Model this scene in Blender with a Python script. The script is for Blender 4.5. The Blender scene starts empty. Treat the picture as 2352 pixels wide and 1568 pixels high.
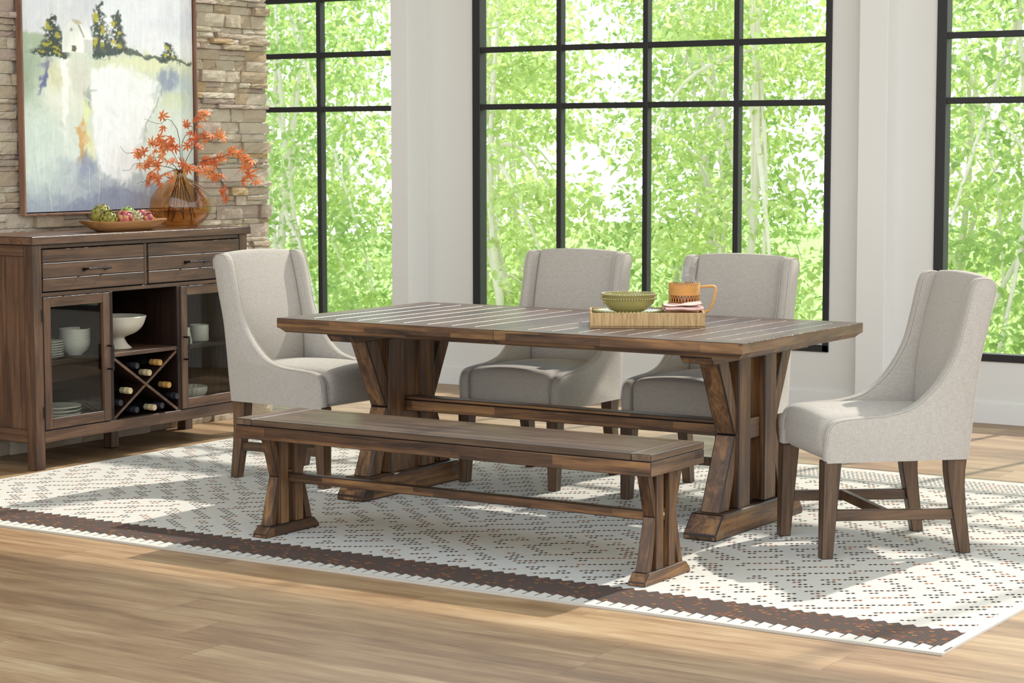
import bpy, bmesh, math, random
import numpy as np
from mathutils import Vector, Matrix, noise as mnoise
R_ = math.radians
WORLD, SUN, EXPO = 2.65, 5.1, -0.04
sc = bpy.context.scene
COL = sc.collection
random.seed(7)

# ------------------------------------------------------------------ helpers
class MB:
    def __init__(s): s.v = []; s.f = []; s.m = []
    def add(s, vs, fs, m=0):
        b = len(s.v); s.v += [tuple(p) for p in vs]
        s.f += [tuple(i + b for i in f) for f in fs]; s.m += [m] * len(fs)
        return s
    def box(s, x0, x1, y0, y1, z0, z1, m=0):
        return s.add([(x0,y0,z0),(x1,y0,z0),(x1,y1,z0),(x0,y1,z0),(x0,y0,z1),(x1,y0,z1),(x1,y1,z1),(x0,y1,z1)],
                     [(3,2,1,0),(4,5,6,7),(0,1,5,4),(1,2,6,5),(2,3,7,6),(3,0,4,7)], m)
    def prism(s, poly, axis, a0, a1, m=0):
        n = len(poly)
        def P(a, p):
            return (a, p[0], p[1]) if axis == 'x' else (p[0], a, p[1]) if axis == 'y' else (p[0], p[1], a)
        vs = [P(a0, p) for p in poly] + [P(a1, p) for p in poly]
        fs = [tuple(range(n))[::-1], tuple(range(n, 2 * n))] + [(i, (i + 1) % n, n + (i + 1) % n, n + i) for i in range(n)]
        return s.add(vs, fs, m)
    def loft(s, rings, cap=True, m=0, closed=True):
        n = len(rings[0]); vs = [p for r in rings for p in r]; fs = []
        for k in range(len(rings) - 1):
            for i in range(n if closed else n - 1):
                j = (i + 1) % n
                fs.append((k*n+i, k*n+j, (k+1)*n+j, (k+1)*n+i))
        if cap: fs += [tuple(range(n))[::-1], tuple(range((len(rings)-1)*n, len(rings)*n))]
        return s.add(vs, fs, m)
    def rects(s, secs, m=0):   # (z, cx, cy, hx, hy)
        return s.loft([[(cx-hx,cy-hy,z),(cx+hx,cy-hy,z),(cx+hx,cy+hy,z),(cx-hx,cy+hy,z)] for z,cx,cy,hx,hy in secs], m=m)
    def lathe(s, prof, n=32, c=(0,0,0), m=0, axis='z', rot=0):
        rings = []
        for r, z in prof:
            r = max(r, 1e-5); ring = []
            for i in range(n):
                a = 2*math.pi*i/n + rot
                p = (r*math.cos(a), r*math.sin(a), z)
                if axis == 'x': p = (p[2], p[0], p[1])
                ring.append((c[0]+p[0], c[1]+p[1], c[2]+p[2]))
            rings.append(ring)
        return s.loft(rings, cap=True, m=m)
    def tube(s, pts, rad, n=8, m=0, cap=True):
        pts = [Vector(p) for p in pts]
        if not hasattr(rad, '__len__'): rad = [rad] * len(pts)
        up = Vector((0, 0, 1)); rings = []
        t0 = (pts[1] - pts[0]).normalized()
        if abs(t0.dot(up)) > .9: up = Vector((1, 0, 0))
        u = t0.cross(up).normalized()
        for i, p in enumerate(pts):
            t = (pts[min(i+1, len(pts)-1)] - pts[max(i-1, 0)])
            if t.length < 1e-9: t = t0
            t.normalize(); u = (u - t*u.dot(t)).normalized(); w = t.cross(u)
            rings.append([tuple(p + (u*math.cos(2*math.pi*k/n) + w*math.sin(2*math.pi*k/n))*rad[i]) for k in range(n)])
        return s.loft(rings, cap=cap, m=m)
    def xf(s, M):
        s.v = [tuple(M @ Vector(p)) for p in s.v]; return s
    def merge(s, o, M=None, m=None):
        vs = [tuple(M @ Vector(p)) for p in o.v] if M else o.v
        b = len(s.v); s.v += list(vs); s.f += [tuple(i+b for i in f) for f in o.f]; s.m += o.m if m is None else [m]*len(o.f)
        return s
    def build(s, name, mats, parent=None, bevel=0, seg=2, smooth=False, ang=40, world=True, bmat=-1, recalc=True, weld=False, endmat=None):
        me = bpy.data.meshes.new(name)
        off = Vector((0,0,0))
        if parent is not None and world:
            q = parent
            while q is not None: off = off + q.location; q = q.parent
        vs = [(p[0]-off[0], p[1]-off[1], p[2]-off[2]) for p in s.v] if off.length else s.v
        me.from_pydata(vs, [], s.f); me.update()
        if not isinstance(mats, (list, tuple)): mats = [mats]
        for mt in mats: me.materials.append(mt)
        me.polygons.foreach_set('material_index', s.m)
        if recalc or weld:
            bm = bmesh.new(); bm.from_mesh(me)
            if weld: bmesh.ops.remove_doubles(bm, verts=bm.verts, dist=1e-5)
            bmesh.ops.recalc_face_normals(bm, faces=bm.faces); bm.to_mesh(me); bm.free()
        if smooth:
            me.polygons.foreach_set('use_smooth', [True]*len(me.polygons))
            me.set_sharp_from_angle(angle=R_(ang))
        o = bpy.data.objects.new(name, me); COL.objects.link(o)
        if parent is not None: o.parent = parent
        if endmat is not None:
            for pl in me.polygons:
                if abs(pl.normal.x) > .7: pl.material_index = endmat
        if bevel:
            b = o.modifiers.new('bevel', 'BEVEL'); b.width = bevel; b.segments = seg; b.limit_method = 'ANGLE'
            b.angle_limit = R_(28); b.harden_normals = True; b.material = bmat
            me.polygons.foreach_set('use_smooth', [True]*len(me.polygons))
        return o

def tag(o, label=None, cat=None, group=None, kind=None):
    if label: o['label'] = label
    if cat: o['category'] = cat
    if group: o['group'] = group
    if kind: o['kind'] = kind
    return o
def thing(name, label, cat, loc, rz=0, group=None):
    o = bpy.data.objects.new(name, None); COL.objects.link(o); o.location = loc; o.rotation_euler = (0,0,rz)
    o.empty_display_size = .1
    return tag(o, label, cat, group)
def struct(o): o['kind'] = 'structure'; return o
def copy_tree(o, parent=None, keep=None):
    c = o.copy(); COL.objects.link(c); c.parent = parent
    for ch in list(o.children): copy_tree(ch, c)
    return c
def crom(pts, k=6, closed=False):
    out = []; n = len(pts)
    P = [np.array(p, float) for p in pts]
    for i in range(n if closed else n-1):
        p0 = P[(i-1) % n] if closed or i > 0 else P[0]; p1 = P[i]; p2 = P[(i+1) % n]; p3 = P[(i+2) % n] if closed or i+2 < n else P[-1]
        for j in range(k):
            t = j/k
            out.append(tuple(.5*((2*p1)+(-p0+p2)*t+(2*p0-5*p1+4*p2-p3)*t*t+(-p0+3*p1-3*p2+p3)*t**3)))
    if not closed: out.append(tuple(P[-1]))
    return out
def smooth_box(x0,x1,y0,y1,z0,z1,r,n=14,f=None):
    """subdivided box with rounded edges; f(p)->p shapes it further"""
    c = Vector(((x0+x1)/2,(y0+y1)/2,(z0+z1)/2)); h = Vector(((x1-x0)/2,(y1-y0)/2,(z1-z0)/2))
    mb = MB(); key = {}
    def vid(p):
        k = tuple(round(a,6) for a in p)
        if k not in key: key[k] = len(mb.v); mb.v.append(k)
        return key[k]
    def cs(hh):
        core = hh - r
        a = [-hh + r*(1-math.cos(t*math.pi/8))for t in range(4)]
        a = [-hh, -hh+r*.15, -hh+r*.5, -hh+r]
        mid = [-core + 2*core*i/n for i in range(1,n)]
        return a + mid + [-q for q in a[::-1]]
    for ax in range(3):
        u, w = [i for i in range(3) if i != ax]
        A, B = cs(h[u]), cs(h[w])
        for sg in (-1, 1):
            g = []
            for a in A:
                row = []
                for b in B:
                    p = [0,0,0]; p[ax] = sg*h[ax]; p[u] = a; p[w] = b
                    core = [max(-h[i]+r, min(h[i]-r, p[i])) for i in range(3)]
                    d = Vector([p[i]-core[i] for i in range(3)])
                    if d.length > 1e-9: d = d.normalized()*r
                    q = Vector(core) + d + c
                    row.append(vid(q))
                g.append(row)
            for i in range(len(A)-1):
                for j in range(len(B)-1):
                    mb.f.append((g[i][j], g[i+1][j], g[i+1][j+1], g[i][j+1])); mb.m.append(0)
    if f: mb.v = [tuple(f(Vector(p))) for p in mb.v]
    return mb

# ------------------------------------------------------------------ node DSL
class S:
    def __init__(s, g, sock): s.g = g; s.k = sock
    def _m(s, op, *o, clamp=False):
        n = s.g.nodes.new('ShaderNodeMath'); n.operation = op; n.use_clamp = clamp
        for i, x in enumerate((s,)+o):
            if isinstance(x, S): s.g.links.new(x.k, n.inputs[i])
            else: n.inputs[i].default_value = x
        return S(s.g, n.outputs[0])
    def __add__(s, o): return s._m('ADD', o)
    def __radd__(s, o): return s._m('ADD', o)
    def __sub__(s, o): return s._m('SUBTRACT', o)
    def __rsub__(s, o): return (s*-1.0) + o
    def __mul__(s, o): return s._m('MULTIPLY', o)
    def __rmul__(s, o): return s._m('MULTIPLY', o)
    def __truediv__(s, o): return s._m('DIVIDE', o)
    def abs(s): return s._m('ABSOLUTE')
    def floor(s): return s._m('FLOOR')
    def frac(s): return s._m('FRACT')
    def gt(s, o): return s._m('GREATER_THAN', o)
    def lt(s, o): return s._m('LESS_THAN', o)
    def mod(s, o): return s._m('FLOORED_MODULO', o)
    def ping(s, o): return s._m('PINGPONG', o)
    def max(s, o): return s._m('MAXIMUM', o)
    def min(s, o): return s._m('MINIMUM', o)
    def clamp(s): return s._m('ADD', 0.0, clamp=True)
    def pow(s, o): return s._m('POWER', o)
    def ramp(s, stops, interp='LINEAR'):
        n = s.g.nodes.new('ShaderNodeValToRGB'); s.g.links.new(s.k, n.inputs[0]); cr = n.color_ramp; cr.interpolation = interp
        while len(cr.elements) > 1: cr.elements.remove(cr.elements[0])
        for i, (p, c) in enumerate(stops):
            e = cr.elements[0] if i == 0 else cr.elements.new(p)
            e.position = p; e.color = (*c, 1) if len(c) == 3 else c
        return S(s.g, n.outputs[0])
    def rng(s, a, b, c, d):
        n = s.g.nodes.new('ShaderNodeMapRange'); s.g.links.new(s.k, n.inputs[0])
        for i, x in enumerate((a,b,c,d)): n.inputs[i+1].default_value = x
        return S(s.g, n.outputs[0])
class G:
    def __init__(s, name):
        s.mat = bpy.data.materials.new(name); s.mat.use_nodes = True; s.g = s.mat.node_tree
        s.p = s.g.nodes['Principled BSDF']; s.out = s.g.nodes['Material Output']
        s.g.nodes  # noqa
    def new(s, t): return s.g.nodes.new(t)
    def link(s, a, b): s.g.links.new(a.k if isinstance(a, S) else a, b)
    def coord(s, kind='Object'): n = s.new('ShaderNodeTexCoord'); return S(s.g, n.outputs[kind])
    def pos(s): n = s.new('ShaderNodeNewGeometry'); return S(s.g, n.outputs['Position'])
    def xyz(s, v):
        n = s.new('ShaderNodeSeparateXYZ'); s.link(v, n.inputs[0]); return [S(s.g, o) for o in n.outputs]
    def vec(s, x, y, z):
        n = s.new('ShaderNodeCombineXYZ')
        for i, a in enumerate((x,y,z)):
            if isinstance(a, S): s.link(a, n.inputs[i])
            else: n.inputs[i].default_value = a
        return S(s.g, n.outputs[0])
    def vm(s, op, a, b):
        n = s.new('ShaderNodeVectorMath'); n.operation = op
        for i, x in enumerate((a,b)):
            if isinstance(x, S): s.link(x, n.inputs[i])
            else: n.inputs[i].default_value = x
        return S(s.g, n.outputs[0])
    def noise(s, v, scale=5, detail=4, rough=.5, dist=0, col=False):
        n = s.new('ShaderNodeTexNoise'); s.link(v, n.inputs['Vector'])
        n.inputs['Scale'].default_value = scale; n.inputs['Detail'].default_value = detail
        n.inputs['Roughness'].default_value = rough; n.inputs['Distortion'].default_value = dist
        return S(s.g, n.outputs['Color' if col else 'Fac'])
    def white(s, v):
        n = s.new('ShaderNodeTexWhiteNoise'); n.noise_dimensions = '3D'; s.link(v, n.inputs['Vector']); return S(s.g, n.outputs['Value'])
    def rand(s): n = s.new('ShaderNodeObjectInfo'); return S(s.g, n.outputs['Random'])
    def attr(s, name): n = s.new('ShaderNodeAttribute'); n.attribute_name = name; return S(s.g, n.outputs['Color'])
    def mix(s, f, a, b, t='MIX'):
        n = s.new('ShaderNodeMix'); n.data_type = 'RGBA'; n.blend_type = t
        for sock, x in ((n.inputs[0], f), (n.inputs[6], a), (n.inputs[7], b)):
            if isinstance(x, S): s.link(x, sock)
            elif isinstance(x, (int, float)): sock.default_value = x
            else: sock.default_value = (*x, 1)
        return S(s.g, n.outputs[2])
    def hsv(s, c, h=.5, sat=1, v=1):
        n = s.new('ShaderNodeHueSaturation'); s.link(c, n.inputs['Color'])
        for k, x in (('Hue',h),('Saturation',sat),('Value',v)):
            if isinstance(x, S): s.link(x, n.inputs[k])
            else: n.inputs[k].default_value = x
        return S(s.g, n.outputs[0])
    def bump(s, h, strength=.3, dist=.01):
        n = s.new('ShaderNodeBump'); s.link(h, n.inputs['Height']); n.inputs['Strength'].default_value = strength; n.inputs['Distance'].default_value = dist
        s.link(n.outputs[0], s.p.inputs['Normal']); return s
    def set(s, col=None, rough=None, **kw):
        if col is not None:
            if isinstance(col, S): s.link(col, s.p.inputs['Base Color'])
            else: s.p.inputs['Base Color'].default_value = (*col, 1)
        if rough is not None:
            if isinstance(rough, S): s.link(rough, s.p.inputs['Roughness'])
            else: s.p.inputs['Roughness'].default_value = rough
        for k, v in kw.items():
            s.p.inputs[k.replace('_', ' ')].default_value = v
        return s
def lin(r, g, b): return tuple(((c/255)/12.92 if c/255 <= .04045 else ((c/255+.055)/1.055)**2.4) for c in (r,g,b))
def simple(name, col, rough=.5, bump=0, bscale=60, var=.0, **kw):
    g = G(name); v = g.coord(); n = g.noise(v, bscale, 4)
    c = g.mix(n, tuple(max(0, x*(1-var)) for x in col), tuple(min(1, x*(1+var)) for x in col))
    g.set(c, rough, **kw)
    if bump: g.bump(n, bump, .004)
    return g.mat

# ------------------------------------------------------------------ materials
def wood(name, axis, dark, mid, light, rough=.4, stave=None, grain=1.0, spec=.5):
    g = G(name); v = g.coord(); rnd = g.rand()
    v = g.vm('ADD', v, g.vec(rnd*7.3, rnd*3.1, rnd*5.7))
    x, y, z = g.xyz(v); a = {'x':(x,y,z),'y':(y,x,z),'z':(z,x,y)}[axis]
    gv = g.vec(a[0]*.07, a[1], a[2])
    n1 = g.noise(gv, 26*grain, 5, .6, 1.2)
    n2 = g.noise(gv, 160*grain, 3, .6, .3)
    n3 = g.noise(g.vec(a[0]*.4, a[1], a[2]), 7, 3, .5)
    f = (n1*.62 + n2*.16 + n3*.30).rng(.34, .74, 0, 1)
    if stave:
        row = (a[2]/stave[1]).floor(); row2 = (a[1]/stave[1]).floor()
        off = g.white(g.vec(row, row2, 3.0))
        w = g.white(g.vec((a[0]/stave[0]+off).floor(), row, row2))
        f = f + (w - .5)*.55
    col = f.ramp([(0, dark), (.45, mid), (1, light)])
    # small dark worm holes and scratches
    s = g.noise(g.vec(a[0]*.35, a[1], a[2]), 190, 2, .5)
    col = g.mix((s.gt(.735))*.75, col, tuple(c*.35 for c in dark))
    col = g.hsv(col, 1, 1, 1) if False else col
    g.set(col, (n1*.3+rough-.14)); g.bump(n1*.6+n2*.5, .12, .002)
    g.p.inputs['Specular IOR Level'].default_value = spec
    return g.mat
WD, WM, WL = lin(34,21,14), lin(88,60,38), lin(152,110,66)
wx = wood('dark_wood_along_x', 'x', WD, WM, WL); wy = wood('dark_wood_along_y', 'y', WD, WM, WL); wz = wood('dark_wood_along_z', 'z', WD, WM, WL)
wxs = wood('dark_wood_staved_x', 'x', WD, WM, WL, stave=(.42,.031)); wys = wood('dark_wood_staved_y', 'y', WD, WM, WL, stave=(.3,.05))
TD, TM, TL = lin(46,34,26), lin(80,60,46), lin(108,84,66)
top_y = wood('tabletop_wood', 'y', TD, TM, TL, rough=.36, stave=(1.6,.11), spec=.32)
top_x = wood('tabletop_border_wood', 'x', TD, TM, TL, rough=.36, spec=.32)
bench_x = wood('bench_seat_wood', 'x', lin(50,38,30), lin(84,66,50), lin(112,90,68), rough=.34, spec=.35)
SD, SM, SL = lin(42,27,19), lin(84,58,41), lin(124,90,64)
sx = wood('sideboard_wood_x','x',SD,SM,SL); sy = wood('sideboard_wood_y','y',SD,SM,SL,rough=.42); sz_ = wood('sideboard_wood_z','z',SD,SM,SL)
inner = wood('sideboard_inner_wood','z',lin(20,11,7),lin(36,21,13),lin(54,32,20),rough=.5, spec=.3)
CD = lin(44,28,20)
cz = wood('chair_leg_wood','z',lin(38,26,17),lin(80,58,38),lin(116,86,57)); cy_ = wood('chair_stretcher_wood','y',lin(38,26,17),lin(80,58,38),lin(116,86,57))
end_y = wood('end_face_wood', 'y', lin(44,32,25), lin(90,68,50), lin(134,104,76), stave=(.34,.2))
edge_dark = simple('burnished_edge', lin(40,27,22), .35, .1, 80, .3)
def glint_wear():  # pale edge wear that also carries a painted glint of window light
    g = G('pale_glint_wear_edge'); v = g.coord(); n = g.noise(v, 45, 5, .75)
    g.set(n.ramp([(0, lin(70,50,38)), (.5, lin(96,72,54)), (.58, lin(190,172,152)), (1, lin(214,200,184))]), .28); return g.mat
edge_glint_wear = glint_wear()

def fabric(name, c1, c2, sc_=1.0):
    g = G(name); v = g.coord(); x, y, z = g.xyz(v)
    a = g.noise(g.vec(x*1.0, y*1.0, z*14), 46*sc_, 3, .7)
    b = g.noise(g.vec(x*9, y*9, z*1.2), 50*sc_, 3, .7)
    c = g.noise(v, 420*sc_, 2, .6)
    f = (a*.4+b*.35+c*.35).rng(.34, .76, 0, 1)
    g.set(g.mix(f, c1, c2), .95, Specular_IOR_Level=.15, Sheen_Weight=.15)
    wv = ((x*950).floor() + (z*950).floor()).mod(2.0)
    g.bump(a*.4+b*.4+c*.8, .35, .0015)
    return g.mat
linen = fabric('oatmeal_linen', lin(146,136,123), lin(196,188,177))
piping_m = simple('linen_piping', lin(184,175,163), .9, .2, 300, .08)

def floor_mat():
    g = G('oak_plank_floor'); v = g.coord(); x, y, z = g.xyz(v)
    W = .225; row = (y/W + .3).floor(); L = 1.5
    off = g.white(g.vec(row, 1.0, 2.0)); col_i = (x/L + off*3.7).floor(); rn = g.white(g.vec(col_i, row, 5.0))
    gv = g.vec(x*.12 + rn*11, y + rn*5, row)
    n1 = g.noise(gv, 9, 6, .6, 1.0); n2 = g.noise(g.vec(x*.05+rn*3, y+rn, row), 90, 5, .7, .5)
    n3 = g.noise(g.vec(x*.30, y*1.3, rn*2), 3.2, 4, .6, .6)
    f = (n1*.5 + n2*.36 + n3*.42 + rn*.10).rng(.50, .88, 0, 1)
    c = f.ramp([(0, lin(104,76,50)), (.35, lin(138,106,74)), (.65, lin(162,131,95)), (1, lin(184,157,121))])
    ey = ((y/W+.3).frac() - .5).abs().gt(.4925); ex = ((x/L+off*3.7).frac()-.5).abs().gt(.499)
    e = ey.max(ex)
    c = g.mix(e*.45, c, lin(88,64,44))
    g.set(c, n1*.15+.36); g.bump((n2*.5) - e, .15, .002); return g.mat
def stone_mat():
    g = G('stacked_ledgestone'); v = g.coord(); a = g.attr('stone'); r, b, c = g.xyz(a)
    base = r.ramp([(0, lin(206,190,162)), (.25, lin(222,207,182)), (.45, lin(200,178,148)), (.62, lin(230,216,192)), (.78, lin(208,184,166)), (.9, lin(184,168,148)), (1, lin(216,184,136))])
    n = g.noise(v, 30, 6, .65); n2 = g.noise(v, 150, 4, .7)
    col = g.mix((n*.8).clamp(), g.hsv(base, .5, 1.05, .88), g.hsv(base, .5, .9, 1.16))
    g.set(col, .9, Specular_IOR_Level=.2); g.bump(n*1.0+n2*.5, 1.0, .022); return g.mat
wall_m = simple('white_wall_paint', lin(220,219,214), .75, .03, 200, .01)
trim_m = simple('white_trim_paint', lin(226,225,221), .5, .0, 200, .01)
ceil_m = simple('white_ceiling_paint', lin(230,229,226), .85, .0, 200, .01)
steel = simple('black_window_steel', lin(30,29,31), .5, .05, 120, .1)
iron = simple('dark_iron', lin(46,42,40), .35, .3, 90, .25, Metallic=.8)
def thin_glass(name, tint, ior=1.5, rough=.0, refl=1.0):
    g = G(name); g.g.nodes.remove(g.p)
    t = g.new('ShaderNodeBsdfTransparent'); t.inputs[0].default_value = (*tint, 1)
    gl = g.new('ShaderNodeBsdfGlossy'); gl.inputs['Roughness'].default_value = rough
    fr = g.new('ShaderNodeLayerWeight'); fr.inputs[0].default_value = .5
    f = (S(g.g, fr.outputs['Facing']).pow(5.0)*.95 + ((ior-1)/(ior+1))**2)*refl
    m = g.new('ShaderNodeMixShader'); g.link(f, m.inputs[0]); g.link(t.outputs[0], m.inputs[1]); g.link(gl.outputs[0], m.inputs[2])
    g.link(m.outputs[0], g.out.inputs['Surface']); return g.mat
pane_m = thin_glass('window_glass', (.985,.99,.985), 1.45, .0, .5)
door_glass = thin_glass('cabinet_door_glass', (.90,.90,.86), 1.5, .02, .9)
amber = thin_glass('amber_glass', (.93,.77,.58), 1.55, .0, 1.0)
clear = thin_glass('clear_glass', (.97,.975,.975), 1.5, .03, .75)
ceramic = simple('white_ceramic', lin(222,222,214), .25, .0, 60, .02)
cream = simple('cream_ceramic', lin(214,204,184), .5, .15, 14, .10)
olive = simple('olive_glazed_ceramic', lin(158,148,92), .16, .0, 20, .12, Coat_Weight=.5)

# ------------------------------------------------------------------ camera
f_, yaw, pitch, roll, H = 4806.4, -.5738, .0922, -.0011, 1.4577
fwd = Vector((math.sin(yaw)*math.cos(pitch), math.cos(yaw)*math.cos(pitch), -math.sin(pitch)))
right = Vector((math.cos(yaw), -math.sin(yaw), 0)); up = right.cross(fwd)
r2 = right*math.cos(roll) + up*math.sin(roll); u2 = up*math.cos(roll) - right*math.sin(roll)
cam = bpy.data.cameras.new('camera'); co = bpy.data.objects.new('camera', cam); COL.objects.link(co)
M = Matrix((r2, u2, -fwd)).transposed().to_4x4(); M.translation = Vector((0, 0, H)); co.matrix_world = M
cam.sensor_width = 36; cam.lens = f_/2352*36; cam.clip_end = 300; cam.dof.use_dof = True; cam.dof.focus_distance = 8.4; cam.dof.aperture_fstop = 11
sc.camera = co

# ------------------------------------------------------------------ room shell
FZ = -.008; WY = 10.68; CZ = 5.2
struct(MB().box(-11.5, 4.5, -3, 11.0, FZ-.12, FZ).build('floor', floor_mat()))
struct(MB().box(-11.5, 4.5, 4.3, 11.0, CZ, CZ+.15).build('ceiling', ceil_m))  # cut short on the camera side to let sky light fill in
# window wall (back): below sills, between windows, above to an added clerestory opening for the sun
wins = [(-10.16, -7.755), (-7.183, -4.808), (-4.2, -1.80)]
ZS, ZT = .325, 3.12; CB, CT = 3.28, 5.0
w = MB()
w.box(-11.5, 4.5, WY, WY+.06, FZ, ZS)
edges = [-11.5] + [e for ab in wins for e in ab] + [4.5]
for i in range(0, len(edges), 2): w.box(edges[i], edges[i+1], WY, WY+.06, ZS, ZT)
w.box(-11.5, 4.5, WY, WY+.06, ZT, CB); w.box(-11.5, 4.5, WY, WY+.06, CT, CZ)
struct(w.build('wall_back', wall_m))
for i, (a, b) in enumerate(wins):
    root = struct(bpy.data.objects.new('window_%d' % (i+1), None)); COL.objects.link(root); root.location = ((a+b)/2, WY, ZS)
    fr = MB(); F = .036; D0, D1 = WY-.012, WY+.064
    fr.box(a, a+F+.02, D0, D1, ZS, ZT); fr.box(b-F, b, D0, D1, ZS, ZT)
    fr.box(a, b, D0, D1, ZS, ZS+F+.004); fr.box(a, b, D0, D1, ZT-F, ZT)
    fr.build('window_frame', steel, root, bevel=.003)
    mm = MB(); n = 4; sp = .588; c0 = {0:-8.373, 1:-6.566, 2:-3.59}[i]
    xs = sorted(c0 + sp*k for k in range(-4, 5) if a+.2 < c0+sp*k < b-.2)
    for x in xs: mm.box(x-.017, x+.017, D0+.004, WY+.045, ZS+.02, ZT-.02)
    for z in (1.706, 2.05, 2.405, 2.755): mm.box(a+.02, b-.02, D0+.008, WY+.04, z-.017, z+.017)
    mm.build('glazing_bars', steel, root, bevel=.003)
    MB().box(a+.01, b-.01, WY+.02, WY+.026, ZS+.01, ZT-.01).build('window_pane', pane_m, root)
# added clerestory out of view, lets sun in above the piers
root = struct(bpy.data.objects.new('window_4', None)); COL.objects.link(root); root.location = (-3.5, WY, CB)
fr = MB(); fr.box(-11.5, 4.5, WY, WY+.06, CB, CB+.04); fr.box(-11.5, 4.5, WY, WY+.06, CT-.04, CT)
for k in range(9): fr.box(-11.0+1.9*k, -10.965+1.9*k, WY, WY+.06, CB, CT)
fr.build('window_frame', steel, root)
MB().box(-11.5, 4.5, WY+.025, WY+.03, CB+.01, CT-.01).build('window_pane', pane_m, root)
struct(MB().box(-11.6, -11.5, -3, 11, FZ, CZ).build('added_wall_west', wall_m))  # unseen wall added to shut out sky light from the left
# pilasters and baseboard
struct(MB().box(-7.66, -7.53, WY-.2, WY+.02, FZ, CB+.02).build('trim_1', trim_m, bevel=.003))
struct(MB().box(-4.605, -4.44, WY-.1, WY+.02, FZ, CB+.02).build('trim_2', trim_m, bevel=.003))
bb = MB()
for a, b in ((-11.5,-7.66),(-7.53,-4.605),(-4.44,4.5)): bb.box(a, b, WY-.016, WY+.01, FZ, .105)
struct(bb.build('baseboard_back', trim_m, bevel=.003))
# ledgestone wall (left): every course laid stone by stone
def stone_wall():
    rnd = random.Random(11); mb = MB(); cols = []
    X0 = -7.448; z = FZ; yend = 9.02
    while z < CZ-.02:
        h = rnd.choice((.03, .045, .062, .072, .055, .024, .05)); h = min(h, CZ - z)
        y = yend + rnd.uniform(-.012, .012)
        while y > 4.2:
            L = rnd.uniform(.07, .27); sub = [(z, h)]
            if h > .048 and rnd.random() < .3: sub = [(z, h*.48), (z+h*.48, h*.52)]
            for zz, hh in sub:
                d = rnd.choice((0, .004, .008, .014, .022, .03))*rnd.uniform(.7, 1.1); g = .0012
                y1, y0 = y-g, y-L+g; ny = max(3, int(L/.03)); nz = 3
                vs = []; fs = []; tilt = rnd.uniform(-.006, .006)
                for j in range(nz+1):
                    for i in range(ny+1):
                        yy = y0+(y1-y0)*i/ny; z2 = zz+g+(hh-2*g)*j/nz
                        ed = (.006 if i in (0, ny) else 0) + (.004 if j in (0, nz) else 0)
                        vs.append((X0+.012+d-ed*rnd.uniform(.3,1.2)+rnd.uniform(-.0035,.0035)+tilt*(j/nz-.5), yy+(rnd.uniform(-.001,.001)), z2))
                nn = ny+1
                for j in range(nz):
                    for i in range(ny): fs.append((j*nn+i, j*nn+i+1, (j+1)*nn+i+1, (j+1)*nn+i))
                # sides
                B = len(vs); ring = [i for i in range(nn)] + [j*nn+ny for j in range(1, nz+1)] + [nz*nn+i for i in range(ny-1, -1, -1)] + [j*nn for j in range(nz-1, 0, -1)]
                vs += [(X0-.03, vs[k][1], vs[k][2]) for k in ring]
                for q in range(len(ring)): fs.append((ring[(q+1) % len(ring)], ring[q], B+q, B+(q+1) % len(ring)))
                mb.add(vs, fs); c = rnd.random(); cols += [c]*len(fs)
            y -= L
        z += h
    b = len(mb.f); mb.box(X0-.35, X0-.005, -1.0, yend-.02, FZ, CZ); cols += [.2]*(len(mb.f)-b)
    o = mb.build('wall_left', stone_mat(), recalc=False)
    at = o.data.color_attributes.new('stone', 'FLOAT_COLOR', 'CORNER')
    arr = np.zeros((len(o.data.loops), 4), np.float32); k = 0
    for p, c in zip(o.data.polygons, cols):
        arr[p.loop_start:p.loop_start+p.loop_total] = (c, c, c, 1)
    at.data.foreach_set('color', arr.ravel())
    return struct(o)
stone_wall()

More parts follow.
